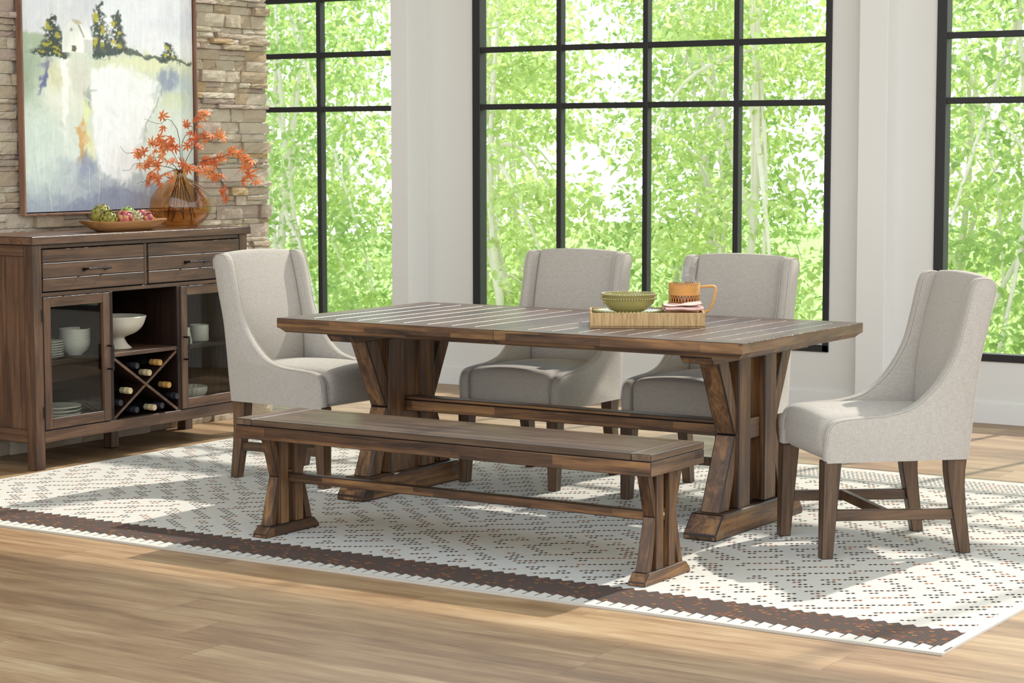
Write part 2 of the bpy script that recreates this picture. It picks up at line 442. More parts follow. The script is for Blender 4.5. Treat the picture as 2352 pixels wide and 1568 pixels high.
# ------------------------------------------------------------------ rug
def rug():
    g = G('woven_rug_pattern'); v = g.coord(); x, y, z = g.xyz(v)   # object origin at front left corner
    LX, LY = 4.70, 3.12
    e = y.min((y*-1.0) + LY)                     # distance from long edge
    per = .047; t = (x/per).frac(); tri = (t-.5).abs()*2
    # two-tone weave
    wv = ((x/.006).floor()+(y/.006).floor()*1.0).mod(2.0)
    nz = g.noise(v, 220, 3, .6); n2 = g.noise(v, 30, 3, .5)
    base = g.mix((nz*.6+wv*.25+n2*.2).clamp(), lin(172,165,152), lin(216,211,201))
    # cross-stitch marks
    cw, ch = .032, .044
    def marks(u, vv, dark):
        col_i = (u/cw).floor(); sh = col_i.mod(2.0)*.5
        fu = (u/cw).frac(); q = vv/ch + sh; fv = q.frac(); ri = q.floor()
        d1 = ((fu-.27).abs().lt(.19))*((fv-.36).abs().lt(.19)); d2 = ((fu-.70).abs().lt(.19))*((fv-.62).abs().lt(.19))
        return d1.max(d2), col_i, ri
    mk, ci, ri = marks(x, y, 0)
    cxm = (ci+.5)*cw; cym = (ri+.5)*ch
    A = (cxm/1.18).ping(.5)*2; B = (cym/1.56).ping(.5)*2
    D = A*.60 + B*.78 
    ln = ((D/.150).frac()).lt(.42)*D.gt(.15)
    D2 = (cxm*1.0/.59+.25).ping(.5)*2*.25 + (cym/.39).ping(.5)*2*.2
    inner_ = e.gt(.33)*x.gt(.03)*x.lt(LX-.04)
    mask = mk*ln*inner_*(g.white(g.vec(ci, ri, 1.0)).lt(.93))
    rc = g.white(g.vec(ci, ri, 7.0)).ramp([(0, lin(42,28,22)), (.35, lin(64,42,32)), (.6, lin(118,68,38)), (.75, lin(60,50,46)), (.9, lin(140,84,42))], 'CONSTANT')
    col = g.mix(mask*1.0, base, rc)
    # dark zigzag border
    top = .305 - tri*.028; bot = .088 - (t*.024)
    band = e.gt(bot)*e.lt(top)
    ci2 = (x/.0235).floor(); q2 = e/.017+ci2.mod(2.0)*.5
    band = band*(x.lt(LX-.035)); back = y.gt(LY*.5)
    fl = ((x/.0235).frac()-.5).abs().lt(.33)*(q2.frac()-.5).abs().lt(.2)*g.white(g.vec(ci2, q2.floor(), 2.0)).lt(.24)
    stripes = (x/.0118).frac().lt(.4)
    bcol = g.mix((nz*.5+stripes*.35).clamp(), lin(66,54,48), lin(104,90,82))
    oc = g.white(g.vec(ci2, q2.floor(), 4.0)).ramp([(0, lin(150,84,52)), (.5, lin(178,118,58)), (.8, lin(120,70,52))], 'CONSTANT')
    bcol = g.mix(fl*.9, bcol, oc)
    col = g.mix(band*(1.0-back), col, bcol); col = g.mix(band*back*mk*.9, col, rc)
    tick = (t-.92).abs().lt(.065)*(1.0-back)*e.gt(.028)*e.lt(.09)
    col = g.mix(tick*.9, col, lin(72,60,52))
    hem = e.lt(.008); col = g.mix(hem*.6, col, lin(176,164,146))
    g.set(col, .95, Specular_IOR_Level=.1); g.bump(nz*.6+wv*.5+mask*.4, .5, .002)
    X0, Y0 = -6.885, 5.672; mb = MB(); nx, ny = 60, 40
    def top_z(i, j): return 0.0
    vs = []
    for k in (0, 1):
        for j in range(ny+1):
            for i in range(nx+1):
                px, py = LX*i/nx, LY*j/ny
                wob = .004*math.sin(px*2.1)+.003*math.sin(px*5.3+1)
                if j == 0: py += wob
                # pulled-in front right corner
                cx = max(0, 1-(LX-px)/.35)*max(0, 1-py/.3)
                px2 = px - .0*cx
                vs.append((X0+px2, Y0+py, (0 if k == 0 else FZ+.0003)))
    nn = nx+1; N = nn*(ny+1); fs = []
    for j in range(ny):
        for i in range(nx):
            a = j*nn+i; fs.append((a, a+1, a+nn+1, a+nn)); fs.append((N+a, N+a+nn, N+a+nn+1, N+a+1))
    ring = [i for i in range(nn)] + [j*nn+nx for j in range(1, ny+1)] + [ny*nn+i for i in range(nx-1, -1, -1)] + [j*nn for j in range(ny-1, 0, -1)]
    for q in range(len(ring)): a, b = ring[q], ring[(q+1) % len(ring)]; fs.append((b, a, N+a, N+b))
    mb.add([(p[0]-X0, p[1]-Y0, p[2]) for p in vs], fs)
    o = mb.build('area_rug', g.mat, world=False); o.location = (X0, Y0, 0)
    tag(o, 'large cream flatweave rug with dotted diamonds and dark zigzag border', 'rug')
rug()

# ------------------------------------------------------------------ dining table
def dining_table():
    T = thing('dining_table', 'long dark brown trestle dining table with grooved plank top', 'table', (-4.411, 7.223, 0))
    x0, x1, y0, y1 = -5.475, -3.346, 6.689, 7.757; xm = -4.409; zt, zb = .762, .722
    for side in (0, 1):
        a, b = (x0, xm-.0008) if side == 0 else (xm+.0008, x1)
        mb = MB()
        bw = .078
        mb.box(a, b, y0, y0+bw, zb, zt, 1); mb.box(a, b, y1-bw, y1, zb, zt, 1)
        gr = [-5.342,-5.231,-5.116,-5.008,-4.888,-4.772,-4.655,-4.545] if side == 0 else [-4.30,-4.19,-4.075,-3.965,-3.86,-3.752,-3.640,-3.530,-3.436]
        es = [a]+gr+[b]; g = .0012
        for k in range(len(es)-1):
            l, r = es[k]+(g if k else 0), es[k+1]-(g if k < len(es)-2 else 0)
            # plank with chamfered grooves, window glint painted pale over edge wear
            c = .0014; zc = zt-.0013
            la = l+(c if k else 0); rb = r-(c if k < len(es)-2 else 0)
            yA, yB = y0+bw+.0006, y1-bw-.0006
            vs = [(l,yA,zb),(r,yA,zb),(r,yA,zc),(rb,yA,zt),(la,yA,zt),(l,yA,zc)]
            vs += [(p[0], yB, p[2]) for p in vs]
            mb.add(vs, [(0,1,2,3,4,5),(11,10,9,8,7,6),(0,6,7,1),(1,7,8,2),(5,11,6,0)], 0)
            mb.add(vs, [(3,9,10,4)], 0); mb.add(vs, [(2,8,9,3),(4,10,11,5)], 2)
        o = mb.build('tabletop_half', [top_y, top_x, edge_glint_wear, wxs, edge_dark], T, recalc=True)
        # moulded rim below the top edge
        md = MB(); ym = (y0+y1)/2
        def ring(ins, z):
            xa = a+(ins if side == 0 else 0); xb = b-(ins if side else 0)
            return [(xa, y0+ins, z), (xb, y0+ins, z), (xb, y1-ins, z), (xa, y1-ins, z)]
        md.loft([ring(-.0015, zt-.003), ring(-.0015, zb+.001), ring(.004, zb-.002), ring(.006, zb-.003), ring(.022, .704), ring(.026, .703)], cap=False)
        md.loft([ring(.026, .703), ring(.10, .704)], cap=False)
        md.build('moulded_edge', [wxs, end_y], T, bevel=.0015, seg=1, endmat=1)
    # pale rim along the right end: painted glint plus wear
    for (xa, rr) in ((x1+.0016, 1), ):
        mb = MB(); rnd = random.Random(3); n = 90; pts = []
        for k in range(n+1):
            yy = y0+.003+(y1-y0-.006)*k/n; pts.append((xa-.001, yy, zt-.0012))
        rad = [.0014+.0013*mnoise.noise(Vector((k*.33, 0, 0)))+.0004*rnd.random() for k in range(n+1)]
        mb.tube(pts, [max(.0006, r) for r in rad], 6); mb.build('glint_wear_edge', edge_glint_wear, T, smooth=True)
    for sgn in (-1, 1):
        def X(x): return x if sgn > 0 else 2*xm - x   # mirrored pedestal
        def bx(mb, a, b, *r): mb.box(min(X(a), X(b)), max(X(a), X(b)), *r); return mb
        def prx(poly, a, b): return MB().prism(poly, 'x', min(X(a), X(b)), max(X(a), X(b)))
        yc = 7.223
        prx([(6.79,.704),(7.656,.704),(7.656,.69),(7.63,.664),(6.816,.664),(6.79,.69)], -3.652, -3.522).build('cleat', wys, T, bevel=.003, bmat=1).data.materials.append(edge_dark)
        prx([(6.843,0),(7.603,0),(7.603,.022),(7.543,.092),(6.903,.092),(6.843,.022)], -3.661, -3.525).build('foot', wys, T, bevel=.0055, bmat=1).data.materials.append(edge_dark)
        for m in (-1, 1):
            def Y(y): return yc + m*(y - yc) if m > 0 else 2*yc - (2*yc - y)
            f = (lambda y: y) if m < 0 else (lambda y: 2*yc - y)
            for nm, poly in (('brace', [(f(6.905),.665),(f(6.992),.665),(f(7.062),.475),(f(7.062),.375),(f(7.047),.375)]),
                             ('brace', [(f(7.047),.375),(f(7.062),.375),(f(7.062),.27),(f(7.005),.091),(f(6.922),.091)])):
                prx(poly, -3.634, -3.552).build(nm, wz, T, bevel=.0055, bmat=1).data.materials.append(edge_dark)
            pa, pb = sorted((f(7.06), f(7.163)))
            mb = MB(); bx(mb, -3.645, -3.542, pa, pb, .091, .665)
            mb.build('post', wz, T, bevel=.0055, bmat=1).data.materials.append(edge_dark)
        mb = MB(); bx(mb, -3.628, -3.592, 7.16, 7.286, .091, .665); mb.build('centre_panel', wz, T)
        mb = MB(); bx(mb, -3.592, -3.558, 7.175, 7.271, .345, .425); mb.build('tenon', wy, T, bevel=.003, bmat=1).data.materials.append(edge_dark)
    mb = MB(); mb.box(-5.192, -3.628, 7.185, 7.262, .345, .392); mb.box(-5.192, -3.628, 7.187, 7.260, .3925, .408)
    mb.build('stretcher', wxs, T, bevel=.003, bmat=1).data.materials.append(edge_dark)
dining_table()

# ------------------------------------------------------------------ bench
def bench():
    x0, x1, y0, y1 = -5.095, -3.317, 5.973, 6.349; yc = 6.161
    T = thing('trestle_bench', 'long dark brown trestle bench standing in front of the dining table', 'bench', (-4.206, 6.161, 0))
    bw = .075; mb = MB(); g = .0008
    mb.box(x0, x0+bw, y0, y1, .428, .452, 1); mb.box(x1-bw, x1, y0, y1, .428, .452, 1)
    ys = [y0, y0+.042, y1-.042, y1]
    for k in range(3): mb.box(x0+bw+g, x1-bw-g, ys[k]+(g if k else 0), ys[k+1]-(g if k < 2 else 0), .428, .4515)
    mb.build('seat_top', [bench_x, wood('bench_end_wood','y',lin(56,42,32),lin(92,72,54),lin(124,98,74),rough=.34), edge_dark], T, bevel=.002, bmat=2)
    MB().box(x0, x1, y0, y1, .377, .4265).build('apron', [wxs, edge_dark, end_y], T, bevel=.002, bmat=1, endmat=2)
    for sgn in (1, -1):
        def X(x): return x if sgn > 0 else 2*(-4.197) - x
        def prx(poly, a, b):
            if sgn > 0: return MB().prism(poly, 'x', a, b)
            A, B = sorted((X(a), X(b))); return MB().prism(poly, 'x', A, B)
        prx([(6.0,0),(6.322,0),(6.322,.014),(6.292,.042),(6.03,.042),(6.0,.014)], -3.418, -3.353).build('foot', [wys, edge_dark], T, bevel=.003, bmat=1)
        for m in (-1, 1):
            f = (lambda y: y) if m < 0 else (lambda y: 2*yc - y)
            for poly in ([(f(6.036),.378),(f(6.072),.378),(f(6.094),.29),(f(6.094),.223),(f(6.084),.223)],
                         [(f(6.084),.223),(f(6.094),.223),(f(6.094),.15),(f(6.068),.041),(f(6.032),.041)]):
                prx(poly, -3.408, -3.366).build('brace', [wz, edge_dark], T, bevel=.0025, bmat=1)
            pa, pb = sorted((f(6.092), f(6.143)))
            prx([(pa,.041),(pb,.041),(pb,.378),(pa,.378)], -3.414, -3.361).build('post', [wz, edge_dark], T, bevel=.0025, bmat=1)
        prx([(6.1435,.20),(6.1785,.20),(6.1785,.243),(6.1435,.243)], -3.404, -3.374).build('tenon', [wy, edge_dark], T, bevel=.002, bmat=1)
        bo = MB(); xx = -3.374 if sgn > 0 else X(-3.374); sg = 1 if sgn > 0 else -1
        bo.lathe([(.0, 0), (.009, 0), (.009, .003*sg), (.006, .006*sg), (0, .007*sg)], 14, (xx, 6.161, .222), axis='x')
        bo.build('bolt', simple('brass_bolt', lin(170,150,120), .3, Metallic=.9), T, smooth=True)
    MB().box(2*-4.197+3.404+.0, -3.404, 6.1435, 6.1785, .197, .23).build('stretcher', [wxs, edge_dark], T, bevel=.003, bmat=1)
bench()

# ------------------------------------------------------------------ chairs
def make_chair(label, group=None):
    T = thing('upholstered_chair', label, 'chair', (0,0,0)); T['group'] = group or 'linen dining chairs round the table'
    prof = [(-.028,.345),(-.027,.40),(-.022,.45),(-.006,.482),(.03,.499),(.117,.507),(.207,.513),(.296,.537),(.363,.588),(.415,.651),(.459,.736),(.487,.842),(.508,.935),(.522,.975),(.545,.994),(.585,.992),(.606,.976),(.610,.947),(.588,.83),(.558,.70),(.540,.56),(.530,.46),(.516,.345)]
    dense = [prof[0]] + crom(prof[1:22], 4) + [prof[22]]
    for sg in (-1, 1):
        a, b = sorted((sg*.257, sg*.211))
        # panel with softly rounded edges: three nested outlines
        cx = sum(p[0] for p in dense)/len(dense)
        mb = MB(); n = len(dense)
        def inset(d):
            out = []
            for i in range(n):
                p0, p1, p2 = np.array(dense[i-1]), np.array(dense[i]), np.array(dense[(i+1) % n])
                t = (p2-p0); t /= (np.linalg.norm(t)+1e-9); nrm = np.array((-t[1], t[0]))
                if i in (0, n-1): out.append((dense[i][0]+(d if i == 0 else -d), dense[i][1])); continue
                out.append(tuple(p1 - nrm*(-d) if False else p1 + np.array((t[1], -t[0]))*d))
            return out
        # orientation check: inset should move inward (towards centroid)
        test = inset(.01); sgn = 1 if (test[8][1] < dense[8][1]) else -1
        r = .013; secs = [(a, r), (a+.004, r*.45), (a+.011, r*.08), ((a+b)/2, 0), (b-.011, r*.08), (b-.004, r*.45), (b, r)]
        rings = []
        for xx, dd in secs:
            rings.append([(xx, p[0], p[1]) for p in (inset(dd*sgn) if dd else dense)])
        mb.loft(rings, cap=True)
        mb.build('side_wing', linen, T, smooth=True, ang=50, world=False)
        pw = MB()
        for xx in (sg*.2545, sg*.2135):
            q = inset(.0035*sgn)
            pw.tube([(xx, p[0], p[1]) for p in q[2:-16]], .0016, 6)
        pw.build('piping', piping_m, T, smooth=True, world=False)
    # backrest, slightly padded
    def bshape(p):
        z = p.z; t = (z-.46)/.54
        fr = np.interp(z, [.44,.576,.652,.728,.841,.932,.992,1.01], [.488,.490,.495,.506,.529,.553,.574,.58])
        bk = np.interp(z, [.345,.46,.56,.70,.83,.947,.985,1.01], [.514,.528,.538,.556,.586,.607,.603,.6])
        k = (p.y + .04)/.08; k2 = min(1, max(0, k))
        crown = 1 - (p.x/.212)**2
        y = fr + (bk-fr)*k2 - (.012*crown*(1-k2)) + .004*crown*k2
        zz = p.z + (.010*crown if p.z > .96 else 0)
        return Vector((p.x, y, zz))
    smooth_box(-.2115, .2115, -.04, .04, .40, .995, .018, 18, bshape).build('backrest', linen, T, smooth=True, ang=60, world=False)
    MB().box(-.211,.211,.485,.517,.347,.41).build('back_rail', linen, T, world=False)
    def sshape(p):
        cx = 1-(p.x/.212)**2; y = (p.y+.03)/.55
        if p.z > .44: p.z += .022*cx*math.sin(math.pi*min(1, max(0, y*.75+.2)))*((p.z-.44)/.06)
        if p.y < .0: p.y -= .010*cx*max(0, min(1, (p.z-.34)/.08))
        return p
    smooth_box(-.2125, .2125, -.026, .50, .346, .503, .04, 16, sshape).build('seat', linen, T, smooth=True, ang=60, world=False)
    for sg in (-1, 1):
        x = sg*.226
        MB().rects([(.352, x, .002, .028, .033),(.18, x-sg*-.002, -.006, .025, .027),(0, x+sg*.004, -.014, .020, .0215)]).build('front_leg', [cz, edge_dark], T, bevel=.003, bmat=1, world=False)
        MB().rects([(.352, x-sg*.006, .474, .026, .038),(.30, x-sg*.006, .472, .025, .034),(.24, x-sg*.006, .476, .024, .030),(.15, x-sg*.006, .489, .022, .026),(0, x-sg*.006, .513, .019, .022)]).build('back_leg', [cz, edge_dark], T, bevel=.003, bmat=1, world=False)
        xs = sg*.222
        MB().loft([[(xs-.011,.014,.133),(xs+.011,.014,.133),(xs+.011,.014,.173),(xs-.011,.014,.173)],[(xs-.011,.47,.124),(xs+.011,.47,.124),(xs+.011,.47,.163),(xs-.011,.47,.163)]]).build('side_stretcher', [cy_, edge_dark], T, bevel=.002, bmat=1, world=False)
    MB().box(-.212, .212, .205, .228, .132, .168).build('cross_stretcher', [cy_, edge_dark], T, bevel=.002, bmat=1, world=False)
    return T
GRP = 'linen dining chairs round the table'
chairs = [((-3.206,6.958), -45.8, 'oatmeal linen chair at the right, nearest chair, standing clear of the table end'),
          ((-5.515,7.275), 86.5, 'oatmeal linen chair at the left table end, beside the sideboard'),
          ((-4.877,7.535), 0, 'oatmeal linen chair behind the table to the left of the carafe, back unobstructed'),
          ((-4.055,7.525), 0, 'oatmeal linen chair behind the table, directly behind the carafe with rattan sleeve')]
ch0 = make_chair(chairs[0][2])
for i, ((x, y), a, lab) in enumerate(chairs):
    o = ch0 if i == 0 else copy_tree(ch0)
    o.location = (x, y, 0); o.rotation_euler = (0, 0, R_(a)); o['label'] = lab; o['group'] = GRP

# ------------------------------------------------------------------ sideboard
def sideboard():
    T = thing('sideboard', 'dark brown wooden sideboard with glass doors, two drawers and wine rack', 'sideboard', (-7.17, 7.505, FZ))
    XF = -6.95; XB = -7.39
    def B(name, x0,x1,y0,y1,z0,z1, m=sy, bev=.0025, par=None):
        return MB().box(x0,x1,y0,y1,z0,z1).build(name, [m, edge_dark], par or T, bevel=bev, bmat=1)
    B('worktop', XB-.015, -6.932, 6.742, 8.268, 1.022, 1.06, sy, .004)
    # pale wear on the worktop's front edge
    mb = MB(); pts = [(-6.9335, 6.75+1.51*k/80, 1.0585) for k in range(81)]
    mb.tube(pts, [max(.0003, .0008+.0022*mnoise.noise(Vector((k*.45, 2, 0)))) for k in range(81)], 5); mb.build('glint_wear_edge', edge_glint_wear, T)
    for (a,b) in ((6.757,6.815),(8.195,8.253)):
        for (c,d) in ((-7.005,-6.948),(XB,-7.333)):
            B('corner_leg', c, d, a, b, FZ, 1.022, sz_)
    for (a,b) in ((6.757,6.80),(8.21,8.253)):
        s = a < 7
        ya, yb = (6.768,6.782) if s else (8.228,8.242)
        B('side_panel', -7.333, -7.005, ya, yb, .17, .975, sz_, 0)
        B('side_rail', -7.333, -7.005, ya-.008 if s else ya, yb if s else yb+.008, .97, 1.022, sx)
        B('side_rail', -7.333, -7.005, ya-.008 if s else ya, yb if s else yb+.008, .115, .18, sx)
    B('bottom_rail', -6.975, XF+.0, 6.815, 8.195, .115, .170)
    B('top_rail', -6.97, XF-.004, 6.815, 8.195, 1.003, 1.022)
    B('middle_rail', -6.97, XF-.002, 6.815, 8.195, .783, .803)
    B('drawer_divider', -6.97, XF-.002, 7.492, 7.514, .803, 1.003, sz_)
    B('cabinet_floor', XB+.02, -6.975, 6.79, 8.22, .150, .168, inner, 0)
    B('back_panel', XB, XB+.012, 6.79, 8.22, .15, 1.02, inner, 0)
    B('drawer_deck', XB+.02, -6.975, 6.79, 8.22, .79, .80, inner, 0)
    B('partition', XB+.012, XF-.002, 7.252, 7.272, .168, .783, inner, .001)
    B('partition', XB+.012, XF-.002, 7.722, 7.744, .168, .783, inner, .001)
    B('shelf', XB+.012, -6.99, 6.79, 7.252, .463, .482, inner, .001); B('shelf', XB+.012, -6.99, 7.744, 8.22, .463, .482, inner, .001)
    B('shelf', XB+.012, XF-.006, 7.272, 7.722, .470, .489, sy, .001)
    # wine lattice
    def lat(p, q, x1):
        d = Vector((0, q[0]-p[0], q[1]-p[1])).normalized()*1; n = Vector((0, -d.z, d.y))*.0065
        P = Vector((0,)+p); Q = Vector((0,)+q)
        poly = [(v.y, v.z) for v in (P-n, Q-n, Q+n, P+n)]
        return MB().prism(poly, 'x', XB+.014, x1)
    lat((7.276,.176),(7.718,.464),-6.958).build('wine_lattice_board', [inner, sy], T)
    lat((7.276,.464),(7.718,.176),-6.954).build('wine_lattice_board', [inner, sy], T)
    for p, q, x1 in (((7.276,.176),(7.718,.464),-6.9575),((7.276,.464),(7.718,.176),-6.9535)):
        mb = lat(p, q, x1); mb.v = [(x1-.006 if v[0] < x1-.01 else v[0]+.0004, v[1], v[2]) for v in mb.v]
        mb.build('lattice_edge', sy, T)
    # drawers: three boards each, with a hammered bar pull
    for a, b in ((6.82,7.488),(7.518,8.191)):
        D = MB(); zs = [.807, .868, .938, 1.0]
        for k in range(3):
            D.box(-6.968, XF+.003, a, b, zs[k]+(.001 if k else 0), zs[k+1]-(.001 if k<2 else 0))
        d = D.build('drawer', [sy, edge_dark], T, bevel=.0028, bmat=1)
        MB().box(-6.972, XF-.002, a+.004, b-.004, .81, .997).build('drawer_backing', inner, d)
        ym = (a+b)/2; h = MB()
        n = 16
        h.tube([(-6.913+.0012*math.sin(k*1.9), ym-.078+.156*k/n, .902+.0012*math.cos(k*1.9)) for k in range(n+1)], .0055, 6)
        for s in (-1, 1):
            h.tube([(XF+.003, ym+s*.072, .897), (-6.915, ym+s*.077, .902)], .005, 6)
            h.box(XF+.002, XF+.006, ym+s*.072-.009, ym+s*.072+.009, .889, .906)
        h.build('bar_handle', iron, d, smooth=True)
        w = MB(); w.tube([(XF+.0032, a+.01+(b-a-.02)*k/40, .9985) for k in range(41)], [max(.0002, .0005+.0018*mnoise.noise(Vector((k*.5, a, 0)))) for k in range(41)], 5)
        w.build('glint_wear_edge', edge_glint_wear, d)
    # doors
    for a, b, hy, hg in ((6.820,7.249,7.232,6.812),(7.747,8.190,7.766,8.196)):
        fr = MB(); z0, z1 = .173, .781; st = .046
        fr.box(-6.968, XF+.002, a, a+st, z0, z1); fr.box(-6.968, XF+.002, b-st, b, z0, z1)
        fr.box(-6.967, XF+.001, a+st-.001, b-st+.001, z0, z0+.05, 1); fr.box(-6.967, XF+.001, a+st-.001, b-st+.001, z1-.046, z1, 1)
        d = fr.build('door', [sz_, sy, edge_dark], T, bevel=.002, bmat=2)
        MB().box(-6.961, -6.958, a+st-.003, b-st+.003, z0+.047, z1-.043).build('door_glass', door_glass, d)
        h = MB(); n = 12
        h.tube([(-6.915+.001*math.sin(k*2), hy, .414+.122*k/n) for k in range(n+1)], .0055, 6)
        for zz in (.42, .53): h.tube([(XF+.002, hy, zz), (-6.914, hy, zz)], .005, 6)
        h.build('bar_handle', iron, d, smooth=True)
        for zz in (.70, .255):
            MB().tube([(-6.9455, hg, zz-.028), (-6.9455, hg, zz+.028)], .0045, 8).build('hinge', iron, d, smooth=True)
        w = MB(); w.tube([(XF+.0022, a+.01+(b-a-.02)*k/40, z1-.0005) for k in range(41)], [max(.0002, .0005+.0018*mnoise.noise(Vector((k*.5, a, 4)))) for k in range(41)], 5)
        w.build('glint_wear_edge', edge_glint_wear, d)
    MB().box(-7.225,-7.17,7.475,7.53,FZ,.15).build('centre_foot', [sz_, edge_dark], T, bevel=.006, bmat=1)
sideboard()

# ---- crockery inside the sideboard
def put(o, label, cat, group=None): return tag(o, label, cat, group)
def lathe_obj(name, prof, c, m, n=40, ang=50):
    mb = MB().lathe(prof, n); o = mb.build(name, m, smooth=True, ang=ang, world=False, weld=True); o.location = c; return o
SHZ = .4825; CFZ = .1685
ord_ = ['bottom', 'second', 'third', 'fourth', 'fifth', 'sixth', 'topmost']
p0 = lathe_obj('side_plate', [(0,0),(.034,0),(.036,.003),(.062,.0085),(.066,.011),(.066,.013),(.060,.0115),(.035,.006),(0,.0055)], (-7.09, 6.995, SHZ), ceramic)
for k in range(7):
    o = p0 if k == 0 else p0.copy()
    if k: COL.objects.link(o)
    o.location = (-7.09+.001*math.sin(k*2), 6.992+.0015*math.sin(k*3), SHZ+.0118*k)
    put(o, ('small white side plate, %s of seven behind left glass door' % (ord_[k] if k in (0,6) else ord_[k]+' from bottom')), 'plate', 'small side plates in the sideboard')
b0 = lathe_obj('ribbed_bowl', [(0,0),(.036,0),(.038,.004),(.058,.022),(.070,.048),(.074,.074),(.0725,.0745),(.068,.05),(.056,.026),(.036,.009),(0,.008)], (-7.128,7.19,SHZ), ceramic, 64)
for v in b0.data.vertices:
    r = math.hypot(v.co.x, v.co.y)
    if .02 < v.co.z < .052 and r > .045:
        a = math.atan2(v.co.y, v.co.x); k = 1+.02*math.cos(a*32); v.co.x *= k; v.co.y *= k
for k in range(4):
    o = b0 if k == 0 else b0.copy()
    if k: COL.objects.link(o)
    o.location = (-7.118, 7.186, SHZ+[0,.019,.0355,.051][k])
    put(o, 'white ribbed bowl, %s of four behind left glass door' % ['bottom','second from bottom','third from bottom','topmost'][k], 'bowl', 'ribbed bowls in the sideboard')
p0 = lathe_obj('dinner_plate', [(0,0),(.06,0),(.063,.004),(.118,.014),(.122,.018),(.121,.0205),(.112,.018),(.062,.0075),(0,.007)], (-7.10,7.08,CFZ), ceramic, 56)
for k in range(5):
    o = p0 if k == 0 else p0.copy()
    if k: COL.objects.link(o)
    o.location = (-7.115, 7.045+.002*math.sin(k*2.2), CFZ+.0165*k)
    put(o, 'large white dinner plate, %s of five low behind left glass door' % ['bottom','second from bottom','middle','second from top','topmost'][k], 'plate', 'dinner plates in the sideboard')
o = lathe_obj('pedestal_bowl', crom([(0,0),(.066,0),(.066,.006),(.050,.022),(.040,.040),(.036,.052),(.050,.060),(.095,.080),(.125,.110),(.140,.148),(.142,.156),(.136,.156),(.120,.118),(.09,.092),(0,.082)],4), (-7.12,7.475,.4895), cream, 56, 60)
put(o, 'cream stoneware pedestal bowl standing in the open middle shelf of the sideboard', 'bowl')
mg = MB().lathe([(0,0),(.045,0),(.049,.004),(.0485,.082),(.0455,.083),(.0445,.008),(0,.007)], 40)
T = thing('mug', 'pale grey mug standing on the shelf behind the right glass door', 'mug', (-7.10, 8.05, SHZ))
mg.build('mug_body', ceramic, T, smooth=True, ang=50, world=False, weld=True)
MB().tube([(.0,.047,.070),(.0,.062,.074),(.0,.070,.055),(.0,.060,.022),(.0,.047,.016)], .0045, 8).build('handle', ceramic, T, smooth=True, world=False)
T = thing('creamer', 'small white creamer jug beside the mug behind the right glass door', 'jug', (-7.05, 7.885, SHZ))
MB().lathe([(0,0),(.036,0),(.038,.004),(.026,.070),(.027,.082),(.0245,.082),(.023,.07),(.034,.008),(0,.007)], 32).build('jug_body', ceramic, T, smooth=True, world=False, weld=True)
MB().tube([(0,-.026,.066),(0,-.046,.058),(0,-.048,.035),(0,-.033,.022)], .004, 8).build('handle', ceramic, T, smooth=True, world=False)
fb = MB().lathe([(0,0),(.045,0),(.048,.004),(.078,.028),(.094,.062),(.097,.084),(.094,.085),(.089,.062),(.074,.032),(.045,.01),(0,.009)], 144)
for i, p in enumerate(fb.v):
    r = math.hypot(p[0], p[1])
    if r > .05 and .004 < p[2] < .08:
        a = math.atan2(p[1], p[0]); k = 1+.03*math.cos(a*24+p[2]*20); fb.v[i] = (p[0]*k, p[1]*k, p[2])
o = fb.build('fluted_bowl', ceramic, smooth=True, ang=60, world=False, weld=True); o.location = (-7.13, 7.995, CFZ)
put(o, 'wide fluted pale bowl at the bottom behind the right glass door', 'bowl')

# ---- wine bottles lying in the lattice, necks out
glass_dark = simple('dark_bottle_glass', lin(18,20,18), .08, 0, 10, .1, Coat_Weight=.5)
cap_cols = {'gold': lin(196,150,84), 'cream': lin(206,186,144), 'black': lin(38,38,44)}
capm = {k: simple('foil_'+k, c, .32, .1, 90, .12, Metallic=.35 if k != 'black' else .1) for k, c in cap_cols.items()}
bprof = crom([(0,-.345),(.030,-.345),(.0365,-.335),(.0365,-.30),(.0365,-.17),(.0355,-.14),(.026,-.105),(.0165,-.085),(.0138,-.06),(.0135,-.02)],3)
def bottle(y, z, xf, cap, lab, ty=0, tz=0):
    T = thing('wine_bottle', lab, 'bottle', (xf, y, z), 0, 'wine bottles in the lattice rack')
    T.rotation_euler = (0, tz, ty)
    MB().lathe([(r, x) for r, x in bprof] + [(0,-.018)], 24, axis='x').build('bottle_body', glass_dark, T, smooth=True, world=False)
    MB().lathe([(.0142,-.062),(.0150,-.061),(.0149,-.034),(.0158,-.032),(.0149,-.030),(.0148,-.026),(.0158,-.024),(.0148,-.022),(.0155,-.017),(.0155,-.004),(.0142,0),(.006,-.0005),(0,-.001)], 24, axis='x').build('foil_capsule', capm[cap], T, smooth=True, ang=30, world=False)
BT = [(7.427,.417,-6.945,'black','black-capped bottle at the left of the top wine cell'),
      (7.573,.421,-6.93,'gold','gold-capped bottle at the right of the top wine cell'),
      (7.497,.378,-6.93,'cream','cream-capped bottle lowest in the top wine cell, above the crossing'),
      (7.640,.305,-6.935,'gold','gold-capped bottle in the right wine cell'),
      (7.685,.246,-6.925,'black','black-capped bottle lowest in the right wine cell, sticking out'),
      (7.675,.378,-7.03,'black','dark bottle set deep in the right wine cell above the gold cap'),
      (7.362,.303,-6.93,'cream','cream-capped bottle in the left wine cell'),
      (7.310,.250,-6.945,'black','black-capped bottle at the lower left of the left wine cell'),
      (7.415,.206,-6.94,'black','black-capped bottle at the left of the bottom wine cell'),
      (7.528,.206,-6.93,'cream','cream-capped bottle in the middle of the bottom wine cell'),
      (7.603,.206,-6.95,'black','black-capped bottle at the right of the bottom wine cell')]
BT2 = []
for (y, z, xf, cap, lab) in BT: BT2.append([y, z, xf, cap, lab])
